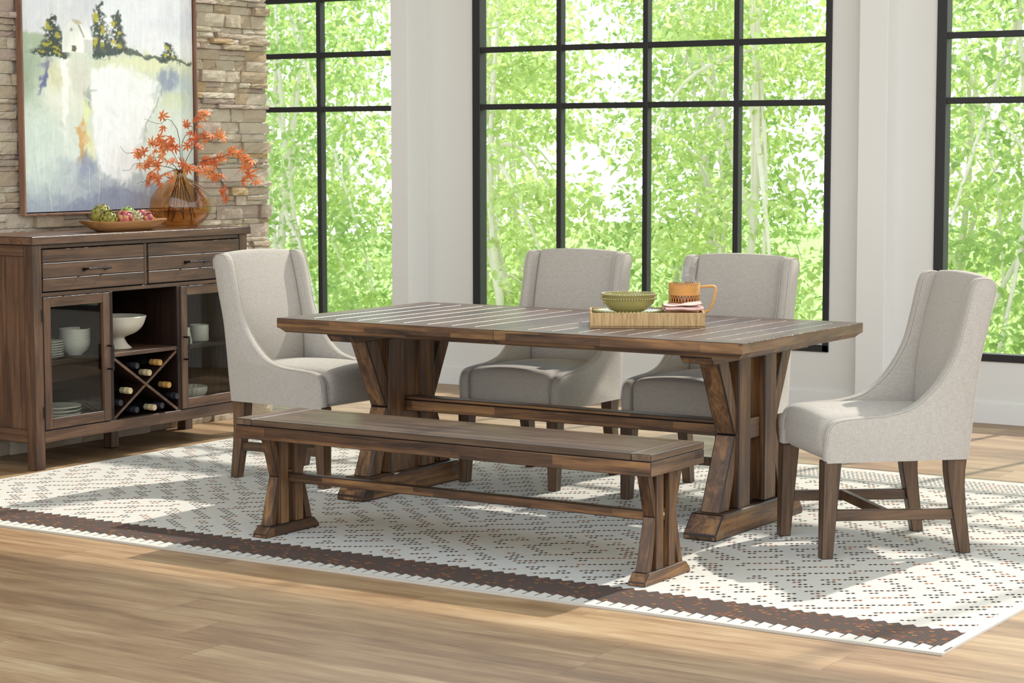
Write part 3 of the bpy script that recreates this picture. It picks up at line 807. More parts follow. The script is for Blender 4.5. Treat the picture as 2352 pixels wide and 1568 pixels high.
# bodies (r .0365) must rest in the V cells without cutting the lattice: necks sag towards the front
for y, z, xf, cap, lab in BT2:
    bottle(y, z, xf, cap, lab)

# ------------------------------------------------------------------ painting
def vnoise(x, y, seed):
    rs = np.random.RandomState(seed); L = rs.rand(64, 64)
    xi = np.floor(x).astype(int); yi = np.floor(y).astype(int); fx = x-xi; fy = y-yi
    fx = fx*fx*(3-2*fx); fy = fy*fy*(3-2*fy)
    a = L[yi % 64, xi % 64]; b = L[yi % 64, (xi+1) % 64]; c = L[(yi+1) % 64, xi % 64]; d = L[(yi+1) % 64, (xi+1) % 64]
    return a*(1-fx)*(1-fy)+b*fx*(1-fy)+c*(1-fx)*fy+d*fx*fy
def fbm(x, y, seed, o=4):
    t = 0; a = .5
    for k in range(o): t = t + a*vnoise(x*2**k, y*2**k, seed+k); a *= .5
    return t/.9375
def painting():
    NX, NZ = 320, 400; y0, y1, z0, z1 = 7.150, 8.362, 1.152, 2.66
    yy = np.linspace(y0, y1, NX); zz = np.linspace(z0, z1, NZ); Yg, Zg = np.meshgrid(yy, zz)
    X = 160 + (Yg-y0)/(y1-y0)*1128; Y = 1400 - (Zg-1.16)/.000765
    wx_ = (fbm(X/60, Y/60, 1)-.5); wy_ = (fbm(X/60+9, Y/60+4, 2)-.5); ws = fbm(X/14, Y/22, 5)-.5
    Xw = X + wx_*60 + ws*22; Yw = Y + wy_*50 + ws*22
    C = np.zeros(X.shape+(3,))
    def L3(r,g,b): return np.array([r,g,b], float)
    def put_(mask, col, op=1.0):
        m = np.clip(mask, 0, 1)[..., None]*op
        C[:] = C*(1-m) + np.array(col, float)*m
    def ell(cx, cy, rx, ry, soft=.35): 
        d = np.sqrt(((Xw-cx)/rx)**2+((Yw-cy)/ry)**2); return np.clip((1-d)/soft+.5, 0, 1)
    def poly(pts, soft=10, warp=1.0):
        px = X+(Xw-X)*warp; py = Y+(Yw-Y)*warp
        ins = np.zeros(X.shape, bool); dm = np.full(X.shape, 1e9); n = len(pts)
        for i in range(n):
            ax, ay = pts[i]; bx, by = pts[(i+1) % n]
            cond = ((ay > py) != (by > py)) & (px < (bx-ax)*(py-ay)/((by-ay)+1e-9)+ax); ins ^= cond
            t = np.clip(((px-ax)*(bx-ax)+(py-ay)*(by-ay))/((bx-ax)**2+(by-ay)**2), 0, 1)
            dm = np.minimum(dm, np.hypot(px-ax-t*(bx-ax), py-ay-t*(by-ay)))
        return np.clip(np.where(ins, dm, -dm)/soft+.5, 0, 1)
    n1 = fbm(X/180, Y/120, 20)
    C[:] = L3(226,227,230); put_(np.clip((n1-.4)*2,0,1), (234,232,226), .8); put_(ell(1180,180,160,110,.9), (206,208,218), .5)
    # ground
    hor = np.interp(X, [160,290,420,610,850,1288], [292,296,340,380,372,428])
    gm = np.clip((Y+ws*10-hor)/8+.5, 0, 1)
    put_(gm, (206,212,192))
    v = np.clip((Y-hor)/(1400-hor), 0, 1)
    put_(gm*np.clip((v-.25)*2.2,0,1), (214,222,212), .9)
    put_(gm*np.clip((v-.72)*5+(n1-.5)*1.6,0,1), (132,139,158), .97)
    put_(ell(200,330,110,45,.6), (178,192,162), .9); put_(ell(230,560,110,190,.9), (162,180,152), .8)
    put_(ell(1000,460,330,55,.7), (222,224,184), .95); put_(ell(1180,620,140,120,.9), (186,196,196), .85); put_(ell(1150,690,90,60,.9), (208,214,168), .7)
    put_(ell(250,1050,130,330,.9), (196,210,198), .7); put_(ell(1130,980,170,240,.9), (214,222,212), .8)
    put_(ell(430,600,170,190,.7), (226,226,208), .95); put_(ell(360,560,60,80,.7), (202,200,160), .7); put_(ell(520,560,70,120,.9), (206,204,190), .7)
    put_(ell(1110,545,75,75,.6), (140,148,166), .85)
    put_(poly([(600,500),(680,482),(800,478),(950,520),(1060,590),(1052,680),(990,790),(945,900),(930,1100),(840,1210),(700,1195),(640,1170),(612,1000),(590,700)], 26, .6), (236,237,234), 1)
    put_(poly([(405,430),(450,420),(440,760),(415,980),(405,760)], 14, .5), (240,240,232), .9)
    put_(poly([(250,690),(262,600),(300,470),(345,420),(300,560),(285,640)], 12, 1), (96,102,142), .9)
    put_(poly([(500,900),(535,780),(555,860),(545,1060),(505,1100)], 14, .8), (206,164,104), .95); put_(ell(515,1080,22,40,.6), (190,156,90), .9)
    put_(ell(555,760,26,90,.6), (222,226,170), .9); put_(ell(575,1000,32,90,.7), (226,226,172), .9); put_(ell(575,690,20,60,.6), (140,148,140), .7)
    put_(ell(545,1130,60,80,.7), (140,146,168), .8)
    put_(poly([(1055,640),(1075,600),(1070,650),(1010,760),(960,850),(945,980),(930,960),(945,860),(1000,760)], 8, .5), (150,156,146), .7)
    # short palette-knife strokes
    rs = np.random.RandomState(77)
    for k in range(1500):
        i0 = rs.randint(0, NX); j0 = rs.randint(0, NZ); L_ = rs.uniform(4, 15); W_ = rs.uniform(1.5, 5); a_ = rs.choice([1.5, 1.57, 1.2, .3, 2.6]) + rs.uniform(-.3,.3)
        a0, a1, b0, b1 = max(0,j0-16), min(NZ,j0+16), max(0,i0-16), min(NX,i0+16)
        if a1-a0 < 3 or b1-b0 < 3: continue
        JJ, II = np.meshgrid(np.arange(a0,a1)-j0, np.arange(b0,b1)-i0, indexing='ij')
        u_ = II*math.cos(a_)+JJ*math.sin(a_); w_ = -II*math.sin(a_)+JJ*math.cos(a_)
        mk = np.clip((1-np.sqrt((u_/L_)**2+(w_/W_)**2))*3, 0, 1)[...,None]*.55
        col = C[min(NZ-1,max(0,j0+rs.randint(-6,7))), min(NX-1,max(0,i0+rs.randint(-6,7)))] + rs.uniform(-9,9)
        C[a0:a1,b0:b1] = C[a0:a1,b0:b1]*(1-mk)+col*mk
    # hedge and trees
    put_(poly([(610,400),(640,355),(760,340),(860,352),(960,392),(1060,405),(1288,430),(1288,446),(1060,430),(940,412),(820,392),(700,420),(612,425)], 8, 1.2), (84,92,84), .9)
    def tree(cx, top, bot, w, k):
        for j in range(16):
            t = j/15; yy_ = top+(bot-top)*t; ww = w*(.18+.5*min(1, t*1.3))
            put_(ell(cx+8*math.sin(j*2.3+k), yy_, ww, (bot-top)/14, .5)*np.clip((fbm(X/13,Y/16,60+k)-.30)*6,0,1), (58+9*(j % 3),72+5*(j%2),66), .92)
        for j, (dx, dy) in enumerate(((-.2,.25),(.15,.5),(-.3,.72),(.25,.85))):
            put_(ell(cx+dx*w, top+(bot-top)*dy, w*.17, (bot-top)*.09, .6), (186,176,62), .9)
    tree(360,190,420,120,0); tree(345,330,430,170,3); tree(655,80,420,92,1); tree(765,140,380,92,2); tree(1122,305,420,88,4)
    put_(ell(700,385,90,28,.6), (72,80,84), .8)
    # barn
    put_(poly([(412,400),(415,272),(470,192),(520,200),(604,312),(606,402)], 5, .2), (238,238,228), 1)
    put_(poly([(548,402),(548,312),(604,318),(606,402)], 5, .2), (206,206,198), 1)
    put_(poly([(470,192),(520,196),(545,215),(506,222)], 4, .2), (200,190,160), .9)
    put_(poly([(512,224),(522,222),(556,300),(548,306)], 3, .1), (150,148,132), .9)
    put_(poly([(470,356),(497,356),(497,398),(472,396)], 5, .3), (92,88,62), .95); put_(poly([(466,246),(480,240),(482,262),(468,270)], 4, .3), (170,168,156), .9)
    # drips and brush texture
    br = fbm(X/9, Y/160, 40, 3)-.5; C += (br*14)[..., None]; C += ((fbm(X/6, Y/6, 50, 3)-.5)*12)[..., None]
    for k in range(26):
        rs = np.random.RandomState(100+k); cx = rs.randint(180, 1260); t0 = rs.randint(700, 1200); Lh = rs.randint(80, 300)
        put_(np.clip(1-np.abs(X-cx-6*np.sin(Y/60+k))/3.2, 0, 1)*((Y > t0) & (Y < t0+Lh)), (232,234,228), .55)
    C = np.clip(C, 0, 255)/255; Cl = np.where(C <= .04045, C/12.92, ((C+.055)/1.055)**2.4)
    me = bpy.data.meshes.new('canvas')
    rel = (fbm(X/10, Y/14, 70, 3)-.5)*.0004
    V = np.stack([np.full(X.shape, -7.394)+rel, Yg, Zg], -1).reshape(-1, 3)
    idx = np.arange(NX*NZ).reshape(NZ, NX); q = np.stack([idx[:-1,:-1], idx[:-1,1:], idx[1:,1:], idx[1:,:-1]], -1).reshape(-1, 4)
    T = thing('framed_painting', 'large framed abstract landscape painting with white barn on the stone wall', 'painting', (-7.41, 7.756, 1.14))
    me.from_pydata((V-np.array(T.location)).tolist(), [], q.tolist()); me.update()
    ca = me.color_attributes.new('paint', 'FLOAT_COLOR', 'POINT')
    ca.data.foreach_set('color', np.concatenate([Cl.reshape(-1,3), np.ones((NX*NZ,1))], 1).astype(np.float32).ravel())
    me.polygons.foreach_set('use_smooth', [True]*len(me.polygons))
    g = G('oil_paint_on_canvas'); a = g.attr('paint'); v = g.coord(); g.set(a, .55); g.bump(g.noise(v, 300, 2), .15, .001)
    me.materials.append(g.mat)
    o = bpy.data.objects.new('canvas', me); COL.objects.link(o); o.parent = T
    MB().box(-7.408, -7.3965, y0+.001, y1-.001, z0+.001, z1-.001).build('canvas_backing', simple('dark_canvas_side', lin(30,30,32), .8), T)
    fm = wood('walnut_frame', 'z', lin(84,56,42), lin(124,88,68), lin(156,118,92), rough=.45)
    fr = MB(); t = .010; gp = .006; xa, xb = -7.412, -7.375
    fr.box(xa, xb, y0-gp-t, y0-gp, z0-gp-t, z1+gp+t); fr.box(xa, xb, y1+gp, y1+gp+t, z0-gp-t, z1+gp+t)
    fr.box(xa, xb, y0-gp, y1+gp, z0-gp-t, z0-gp); fr.box(xa, xb, y0-gp, y1+gp, z1+gp, z1+gp+t)
    fr.build('frame', fm, T, bevel=.001)
    MB().box(-7.414, -7.410, y0-gp, y1+gp, z0-gp, z1+gp).build('backing_board', simple('dark_backing', lin(20,20,22), .9), T)
painting()

# ------------------------------------------------------------------ vase with maple branches
VC = Vector((-7.185, 8.02, 1.0605))
vp = crom([(0,0),(.070,0),(.085,.004),(.118,.030),(.148,.068),(.157,.105),(.148,.150),(.115,.198),(.075,.228),(.045,.243),(.035,.252),(.033,.275),(.041,.290)],6)
vi = [(max(0, r-.0045), z+(.006 if z < .02 else 0)) for r, z in vp][::-1]
o = MB().lathe(vp + vi, 56).build('glass_vase', amber, smooth=True, ang=80, world=False, weld=True); o.location = VC
tag(o, 'round amber glass vase on the right end of the sideboard holding maple branches', 'vase')
g = G('orange_maple_leaf'); v = g.coord(); n = g.noise(v, 40, 3); rn = g.rand()
g.set(g.mix((n*.5+rn*.6).rng(.2,.9,0,1), lin(214,104,52), lin(242,164,92)), .55)
tr = g.new('ShaderNodeBsdfTranslucent'); g.link(g.mix(n, lin(226,116,48), lin(244,166,84)), tr.inputs[0])
mx = g.new('ShaderNodeMixShader'); mx.inputs[0].default_value = .35; g.link(g.p.outputs[0], mx.inputs[1]); g.link(tr.outputs[0], mx.inputs[2]); g.link(mx.outputs[0], g.out.inputs['Surface'])
leaf_m = g.mat; twig = simple('dark_twig', lin(66,48,40), .7, .2, 100, .2)
def leaf_mesh(seed):
    rnd = random.Random(seed); mb = MB()
    for k, (a, L) in enumerate(((0,1),(38,.86),(-38,.86),(80,.66),(-80,.66),(124,.42),(-124,.42))):
        a = R_(a+rnd.uniform(-5,5)); L *= rnd.uniform(.88,1.08); d = Vector((math.cos(a), math.sin(a), 0)); w = Vector((-d.y, d.x, 0))
        droop = rnd.uniform(.12,.4); zb = lambda t: -droop*t*t*L
        rows = []
        for t, hw in ((.0,.035),(.22,.06),(.50,.105),(.76,.06),(1.0,.003)):
            c = d*L*t; z = zb(t)
            rows.append([c-w*hw+Vector((0,0,z+hw*.45)), c+Vector((0,0,z)), c+w*hw+Vector((0,0,z+hw*.45))])
        vs = [p for r in rows for p in r]; fs = []
        for i in range(4):
            for j in range(2): fs.append((i*3+j, i*3+j+1, (i+1)*3+j+1, (i+1)*3+j))
        mb.add(vs, fs)
    me = mb.build('leaf', leaf_m, smooth=True, ang=180, world=False, recalc=False)
    sd = me.modifiers.new('s', 'SOLIDIFY'); sd.thickness = .012
    return me
leaves = [leaf_mesh(k) for k in range(4)]
hor_ = Vector((math.cos(yaw), -math.sin(yaw), 0)); dep_ = Vector((-math.sin(yaw)*-1, math.cos(yaw), 0)); dep_ = Vector((math.sin(yaw), math.cos(yaw), 0))
NECK = VC + Vector((0,0,.285))
def arr(X, Y, d):    # arrangement plane: right/up in metres from the vase neck plus depth
    s = .1977*.00219
    return NECK + hor_*((X-1350)*s) + Vector((0,0,(815-Y)*s)) + dep_*d
BR = [
 ('thin branch arching up and left above the vase', -.05, [(1355,860),(1350,430),(1310,290),(1240,220),(1130,270),(960,215)], [(1160,180,80),(1180,310,62)]),
 ('tall branch reaching up and right, highest leaf on top', -.10, [(1370,850),(1400,470),(1530,340),(1650,210)], [(1640,140,92),(1550,245,62),(1470,310,64),(1610,310,58),(1530,385,60)]),
 ('leafy branch rising right over the picture edge', .04, [(1370,850),(1480,580),(1600,440),(1780,470)], [(1620,400,54),(1720,420,84),(1830,440,96),(1480,450,80),(1520,510,74),(1580,560,60),(1430,520,74)]),
 ('dense leafy branch rising left from the vase neck', -.09, [(1360,850),(1290,620),(1190,500),(1060,520)], [(1190,480,92),(1130,520,82),(1240,540,82),(1290,440,72),(1060,500,66),(1330,530,74),(1200,600,74),(1100,580,60)]),
 ('branch spreading far left with a bare curled tip', -.13, [(1350,850),(1200,690),(1040,650),(900,600),(780,610),(715,530)], [(990,600,92),(925,610,64),(1040,670,60),(1010,735,72),(930,745,62),(1170,650,60)]),
 ('short branch reaching low left of the neck', -.08, [(1340,860),(1200,770),(1040,740),(860,735),(800,805),(710,810)], [(1130,775,82),(1090,750,60),(1240,700,60),(1320,690,60)]),
 ('drooping branch low left over the vase shoulder', -.14, [(1340,855),(1240,830),(1120,890),(1000,930),(900,960)], [(1070,880,88),(1140,900,84),(1250,860,84),(1040,955,62),(1170,960,62)]),
 ('long branch stretching right past the stone wall edge', .05, [(1380,850),(1600,710),(1850,650),(2040,640),(2140,820),(2230,950)], [(1600,710,94),(1720,720,84),(1790,680,92),(1910,605,88),(2030,630,84),(2070,690,82),(2150,700,92),(2100,775,72),(2130,860,104),(2070,940,94),(2240,970,84),(1850,690,60)]),
 ('low branch bending right and hanging down beside the vase', -.03, [(1370,850),(1500,780),(1650,800),(1800,880),(1870,1020),(1895,1150)], [(1460,790,84),(1400,750,74),(1650,830,84),(1760,840,92),(1820,870,84),(1850,1080,84),(1900,1160,72),(1540,800,60)]),
]
rnd = random.Random(5)
for k, (lab, d0, st, lv) in enumerate(BR):
    lv = lv + [(x+rnd.uniform(-75,75), y+rnd.uniform(-55,55), s*.85) for x, y, s in lv[:(len(lv)*2)//3] if k]
    T = thing('maple_branch', 'orange maple ' + lab, 'branch', VC+Vector((.01*math.cos(k), .01*math.sin(k), .03)), 0, 'maple branches in the amber vase')
    ang = k*.7
    inside = [VC+Vector((.07*math.cos(ang), .07*math.sin(ang), .035+.01*(k%3))), VC+Vector((.05*math.cos(ang+.2), .05*math.sin(ang+.2), .14)), VC+Vector((.016*math.cos(ang), .016*math.sin(ang), .245)), VC+Vector((.012*math.cos(ang), .012*math.sin(ang), .285))]
    outp = [arr(x, y, d0*min(1, (i+1)/2.5)) for i, (x, y) in enumerate(st[1:])]
    pts = crom([tuple(p) for p in inside+outp], 6); n = len(pts)
    pts = [tuple(Vector(p)+Vector((mnoise.noise(Vector((i*.5,k,0))), mnoise.noise(Vector((i*.5,k,5))), mnoise.noise(Vector((i*.5,k,9)))))*.004) for i, p in enumerate(pts)]
    mb = MB(); mb.tube(pts, [.0028*(1-.75*i/n) for i in range(n)], 6)
    P = [Vector(p) for p in pts[18:]]
    for (x, y, s) in lv:
        c = arr(x, y, d0 + rnd.uniform(-.035,.035))
        near = min(P, key=lambda p: (p-c).length)
        if (near-c).length > .006: mb.tube([near, (near+c)/2+Vector((0,0,.006)), c], .0009, 4)
    mb.build('stem', twig, T, smooth=True)
    for j, (x, y, s) in enumerate(lv):
        c = arr(x, y, d0 + 0); 
        c = arr(x, y, d0)
        l = leaves[(j+k) % 4].copy(); COL.objects.link(l); l.name = 'leaf'
        l.parent = T; l.location = c - T.location
        sz = s*.1977*.00219*1.5; l.scale = (sz,)*3
        tilt = Matrix.Rotation(rnd.uniform(-.7,.7), 4, 'Y') @ Matrix.Rotation(rnd.uniform(-.7,.7), 4, 'X')
        face = (-dep_ + Vector((0,0,.45))).normalized()
        q = face.to_track_quat('Z', 'X').to_matrix().to_4x4() @ Matrix.Rotation(rnd.uniform(0,6.28), 4, 'Z') @ tilt
        l.rotation_euler = q.to_euler()
for l in leaves: bpy.data.objects.remove(l)

# ------------------------------------------------------------------ dough bowl with artichokes
bowl_w = wood('pale_carved_wood', 'y', lin(132,88,48), lin(184,134,84), lin(212,170,118), rough=.5, grain=.6)
def dough():
    cx, cy, z = -7.085, 7.50, 1.0605; n = 48; rings = []
    def ring(hx, hy, zz, wob=0):
        r = []
        for i in range(n):
            a = 2*math.pi*i/n; ca, sa = math.cos(a), math.sin(a)
            sx_ = abs(ca)**.75*(1 if ca > 0 else -1); sy_ = abs(sa)**.6*(1 if sa > 0 else -1)
            r.append((cx+hx*sx_, cy+hy*sy_, zz+wob*math.sin(3*a)+.004*abs(sa)**6*(1 if zz > z+.04 else 0)))
        return r
    T = MB(); T.loft([ring(.045,.17,z), ring(.07,.215,z+.018), ring(.095,.262,z+.044,.001), ring(.098,.27,z+.050,.001), ring(.088,.258,z+.050,.001), ring(.06,.2,z+.024), ring(.035,.15,z+.013)])
    o = T.build('dough_bowl', bowl_w, smooth=True, ang=45, world=False); tag(o, 'long carved pale wooden dough bowl on the sideboard holding artichokes', 'bowl')
    o.data.update()
dough()
def art_mat(nm, a, b, c):
    g = G(nm); rn = g.rand(); at = g.attr('tip'); r, gg, bb = g.xyz(at); v = g.coord(); n = g.noise(v, 60, 3)
    g.set((r*.8+n*.35).ramp([(.15, a), (.5, b), (.95, c)]), .45); return g.mat
amats = {'green': art_mat('artichoke_green', lin(112,108,42), lin(150,148,60), lin(128,104,56)),
         'pink': art_mat('artichoke_pink', lin(150,52,78), lin(176,78,92), lin(202,176,76)),
         'grey': art_mat('artichoke_grey', lin(120,112,72), lin(150,132,84), lin(190,182,160)),
         'light': art_mat('artichoke_light_green', lin(112,160,80), lin(146,180,90), lin(178,186,92)),
         'rose': art_mat('artichoke_rose', lin(158,54,74), lin(192,98,100), lin(222,178,150))}
def artichoke(c, r, mat, lab, axis=(0,0,1), seed=0):
    big = mat in ('pink', 'rose')
    rnd = random.Random(seed); mb = MB(); tips = []
    T = thing('artichoke', lab, 'artichoke', c, 0, 'artichokes in the dough bowl')
    q = Vector(axis).normalized().to_track_quat('Z', 'X').to_matrix()
    N = 15 if big else 34; ga = math.pi*(3-math.sqrt(5))
    core = MB().lathe([(r*.86*math.cos(t), r*.95*math.sin(t)) for t in np.linspace(-1.57,1.57,12)], 18)
    mb.merge(core); tips += [.1]*len(core.v)
    for k in range(N):
        t = (k+.5)/N; ph = math.acos(1-1.75*t) ; a = k*ga      # from the tip down
        w = r*(.20+.28*min(1, t*1.6))*(1.7 if big else 1.1); h = r*(.34+.22*min(1,t*1.5))*(1.6 if big else 1.1)
        def P(u, s):      # u across (-1..1), s along the scale from its root (0) to its tip (1)
            php = ph - (s-.35)*h/r*1.05; php = php if php > 0 else php
            rr = r*(.97+.10*s*s+.05*(1-abs(u))) 
            ww = w*(1-s**2.2)*u if s < 1 else 0
            aa = a + ww/(r*max(.35, math.sin(max(.2, ph))))
            return Vector((rr*math.sin(php)*math.cos(aa), rr*math.sin(php)*math.sin(aa), rr*1.08*math.cos(php)))
        b = []; S_ = (0,.3,.6,.85,1)
        for s in S_:
            for u in (-1,-.5,0,.5,1): b.append(P(u, s))
        fs = [(i*5+j, i*5+j+1, (i+1)*5+j+1, (i+1)*5+j) for i in range(4) for j in range(4)]
        mb.add(b, fs); tips += [s for s in S_ for u in range(5)]
    mb.v = [tuple(q @ Vector(p)) for p in mb.v]
    o = mb.build('scales', amats[mat], T, smooth=True, ang=80, world=False, recalc=False)
    ca = o.data.color_attributes.new('tip', 'FLOAT_COLOR', 'POINT')
    for i, tt in enumerate(tips): ca.data[i].color = (tt, tt, tt, 1)
    return T
AZ = 1.0605
artichoke((-7.062, 7.372, AZ+.060), .042, 'green', 'round green artichoke at the left front of the dough bowl, facing forward', (.75,-.35,.45), 1)
artichoke((-7.14, 7.405, AZ+.078), .048, 'green', 'tallest yellow-green artichoke at the left back of the dough bowl', (.2,.1,1), 2)
artichoke((-7.052, 7.468, AZ+.060), .041, 'pink', 'pink artichoke with yellow scale tips, second from left in front', (.6,.3,.55), 3)
artichoke((-7.065, 7.556, AZ+.056), .037, 'grey', 'dull grey-brown artichoke in the front middle of the dough bowl', (.3,.6,.4), 4)
artichoke((-7.135, 7.575, AZ+.070), .040, 'light', 'light green artichoke behind the grey-brown one', (.3,.2,1), 5)
artichoke((-7.058, 7.636, AZ+.052), .036, 'pink', 'deep pink artichoke at the right front of the dough bowl', (.6,.0,.7), 6)
artichoke((-7.125, 7.668, AZ+.060), .036, 'rose', 'rose pink artichoke at the right back end of the dough bowl', (.4,.4,.8), 7)

# ------------------------------------------------------------------ tray and tableware
def onz(px, py, z):
    d = fwd + r2*((px-1176)/f_) - u2*((py-784)/f_); t = (z-H)/d.z; return Vector((0,0,H)) + d*t
TO = Vector((-4.139, 6.968, .762)); TA = R_(31)
tu = Vector((math.cos(TA), math.sin(TA), 0)); tw = Vector((-math.sin(TA), math.cos(TA), 0))
def TP(a, b, z=0): return TO + tu*a + tw*b + Vector((0,0,z))
g = G('woven_raffia'); v = g.coord(); x, y, z = g.xyz(v)
h1 = x + y*.7
st = g.noise(g.vec(h1*9, z*.5, 0.0), 14, 4, .7); cell = ((h1/.0023).floor()+(z/.0023).floor()).mod(2.0)
n = g.noise(v, 260, 2)
g.set(g.mix((st*.95+cell*.18+n*.25).rng(.42,.9,0,1), lin(128,88,50), lin(216,182,128)), .75)
g.bump(cell*.6+n*.5, .7, .0015); raffia = g.mat
TT = thing('serving_tray', 'rectangular woven raffia tray on the dining table holding plates and napkins', 'tray', TP(.22,.145), TA)
L, Wd, Ht, th = .447, .30, .058, .009
mb = MB(); mb.box(-L/2, L/2, -Wd/2, Wd/2, .0005, .008); mb.build('tray_base', raffia, TT, world=False)
for nm, (a,b,c,d) in (('x',(-L/2,L/2,-Wd/2,-Wd/2+th)),('x',(-L/2,L/2,Wd/2-th,Wd/2)),('y',(-L/2,-L/2+th,-Wd/2+th,Wd/2-th)),('y',(L/2-th,L/2,-Wd/2+th,Wd/2-th))):
    MB().box(a,b,c,d,.0005,Ht).build('tray_side', raffia, TT, bevel=.002, world=False)
def beaded(name, prof, R, zr, c, lab, cat, grp, nb, m=olive):
    T = thing(name, lab, cat, c, 0, grp)
    MB().lathe(prof, 64).build('dish', m, T, smooth=True, ang=60, world=False, weld=True)
    bm = MB()
    for k in range(nb):
        a = 2*math.pi*k/nb; b = MB().lathe([(.0046*math.cos(t), .0046*math.sin(t)) for t in np.linspace(-1.57,1.57,6)], 8, (R*math.cos(a), R*math.sin(a), zr)); bm.merge(b)
    bm.build('beaded_rim', m, T, smooth=True, ang=80, world=False)
    return T
pc = TP(.150, .150, .0085)
pprof = [(0,0),(.085,0),(.088,.004),(.120,.010),(.134,.017),(.134,.0195),(.118,.014),(.086,.009),(0,.008)]
for k, lab in enumerate(('lowest', 'middle', 'upper')):
    beaded('beaded_plate', pprof, .136, .0185, pc+Vector((-.002*k,.001*k,.015*k)), lab+' of three stacked olive plates with beaded rims in the raffia tray', 'plate', 'beaded olive plates', 58)
bprof2 = [(0,0),(.045,0),(.048,.003),(.078,.014),(.098,.036),(.107,.056),(.105,.057),(.095,.038),(.075,.018),(.045,.008),(0,.007)]
bc = pc+Vector((-.004,.004,.0385))
beaded('beaded_bowl', bprof2, .107, .058, bc, 'lower olive green bowl with beaded rim, standing on the stacked plates', 'bowl', 'beaded olive bowls', 62)
beaded('beaded_bowl', bprof2, .107, .058, bc+Vector((.002,0,.0165)), 'upper olive green bowl with beaded rim, nested in the lower bowl', 'bowl', 'beaded olive bowls', 62)
# carafe
CC = TP(.372, .205, .0085)
T = thing('carafe', 'clear glass carafe of iced tea in a rattan sleeve at the back of the tray', 'carafe', CC)
cp = crom([(0,0),(.050,0),(.055,.004),(.056,.03),(.056,.13),(.053,.148),(.043,.168),(.0355,.184),(.036,.200),(.0445,.219)],5)
ci = [(max(0, r-.002), z+(.004 if z < .01 else 0)) for r, z in cp][::-1]
MB().lathe(cp+ci, 48).build('glass_body', clear, T, smooth=True, ang=80, world=False, weld=True)
MB().tube([(.0442*math.cos(a), .0442*math.sin(a), .2195) for a in np.linspace(0, 2*math.pi, 49)], .0012, 6).build('glass_rim', clear, T, smooth=True, world=False)
tea = [(max(0, r-.0028), z) for r, z in cp if .006 < z < .160]
g = G('iced_tea'); g.set(lin(150,66,24), .05, Transmission_Weight=.55, IOR=1.2); team = g.mat
MB().lathe([(0,.0055)]+tea+[(0, tea[-1][1])], 40).build('iced_tea', team, T, smooth=True, ang=50, world=False)
rat = simple('golden_rattan', lin(206,152,84), .5, .4, 240, .22)
sl = MB()
for k in range(10):
    zz = .108+.0042*k; sl.tube([((.0605+.0006*math.sin(a*30+k*3.14))*math.cos(a), (.0605+.0006*math.sin(a*30+k*3.14))*math.sin(a), zz) for a in np.linspace(0, 2*math.pi, 121)], .0024, 5)
for k in range(6):
    zz = .030+.0042*k; sl.tube([((.0605)*math.cos(a), (.0605)*math.sin(a), zz) for a in np.linspace(0, 2*math.pi, 49)], .0024, 5)
NB = 30
for k in range(NB):
    for s in (-1, 1):
        pts = []
        for t in np.linspace(0, 1, 5):
            a = 2*math.pi*k/NB + s*t*2*math.pi/NB*1.5; pts.append((.0605*math.cos(a), .0605*math.sin(a), (.048+.060*t)))
        sl.tube(pts, .0011, 5)
for k in range(44):
    a = 2*math.pi*k/44; sl.tube([(.061*math.cos(a+t*.2), .061*math.sin(a+t*.2), .149+.005*math.sin(t*math.pi)) for t in np.linspace(0,1,5)], .0018, 5)
sl.build('rattan_sleeve', rat, T, smooth=True, world=False)
hd = hor_*1.0
hp = [(.058,.136),(.090,.140),(.116,.139),(.124,.126),(.117,.090),(.104,.056),(.090,.040),(.060,.036)]
MB().tube([tuple(hd*a+Vector((0,0,b))) for a, b in crom(hp, 5)], .0055, 8).build('handle', rat, T, smooth=True, world=False)
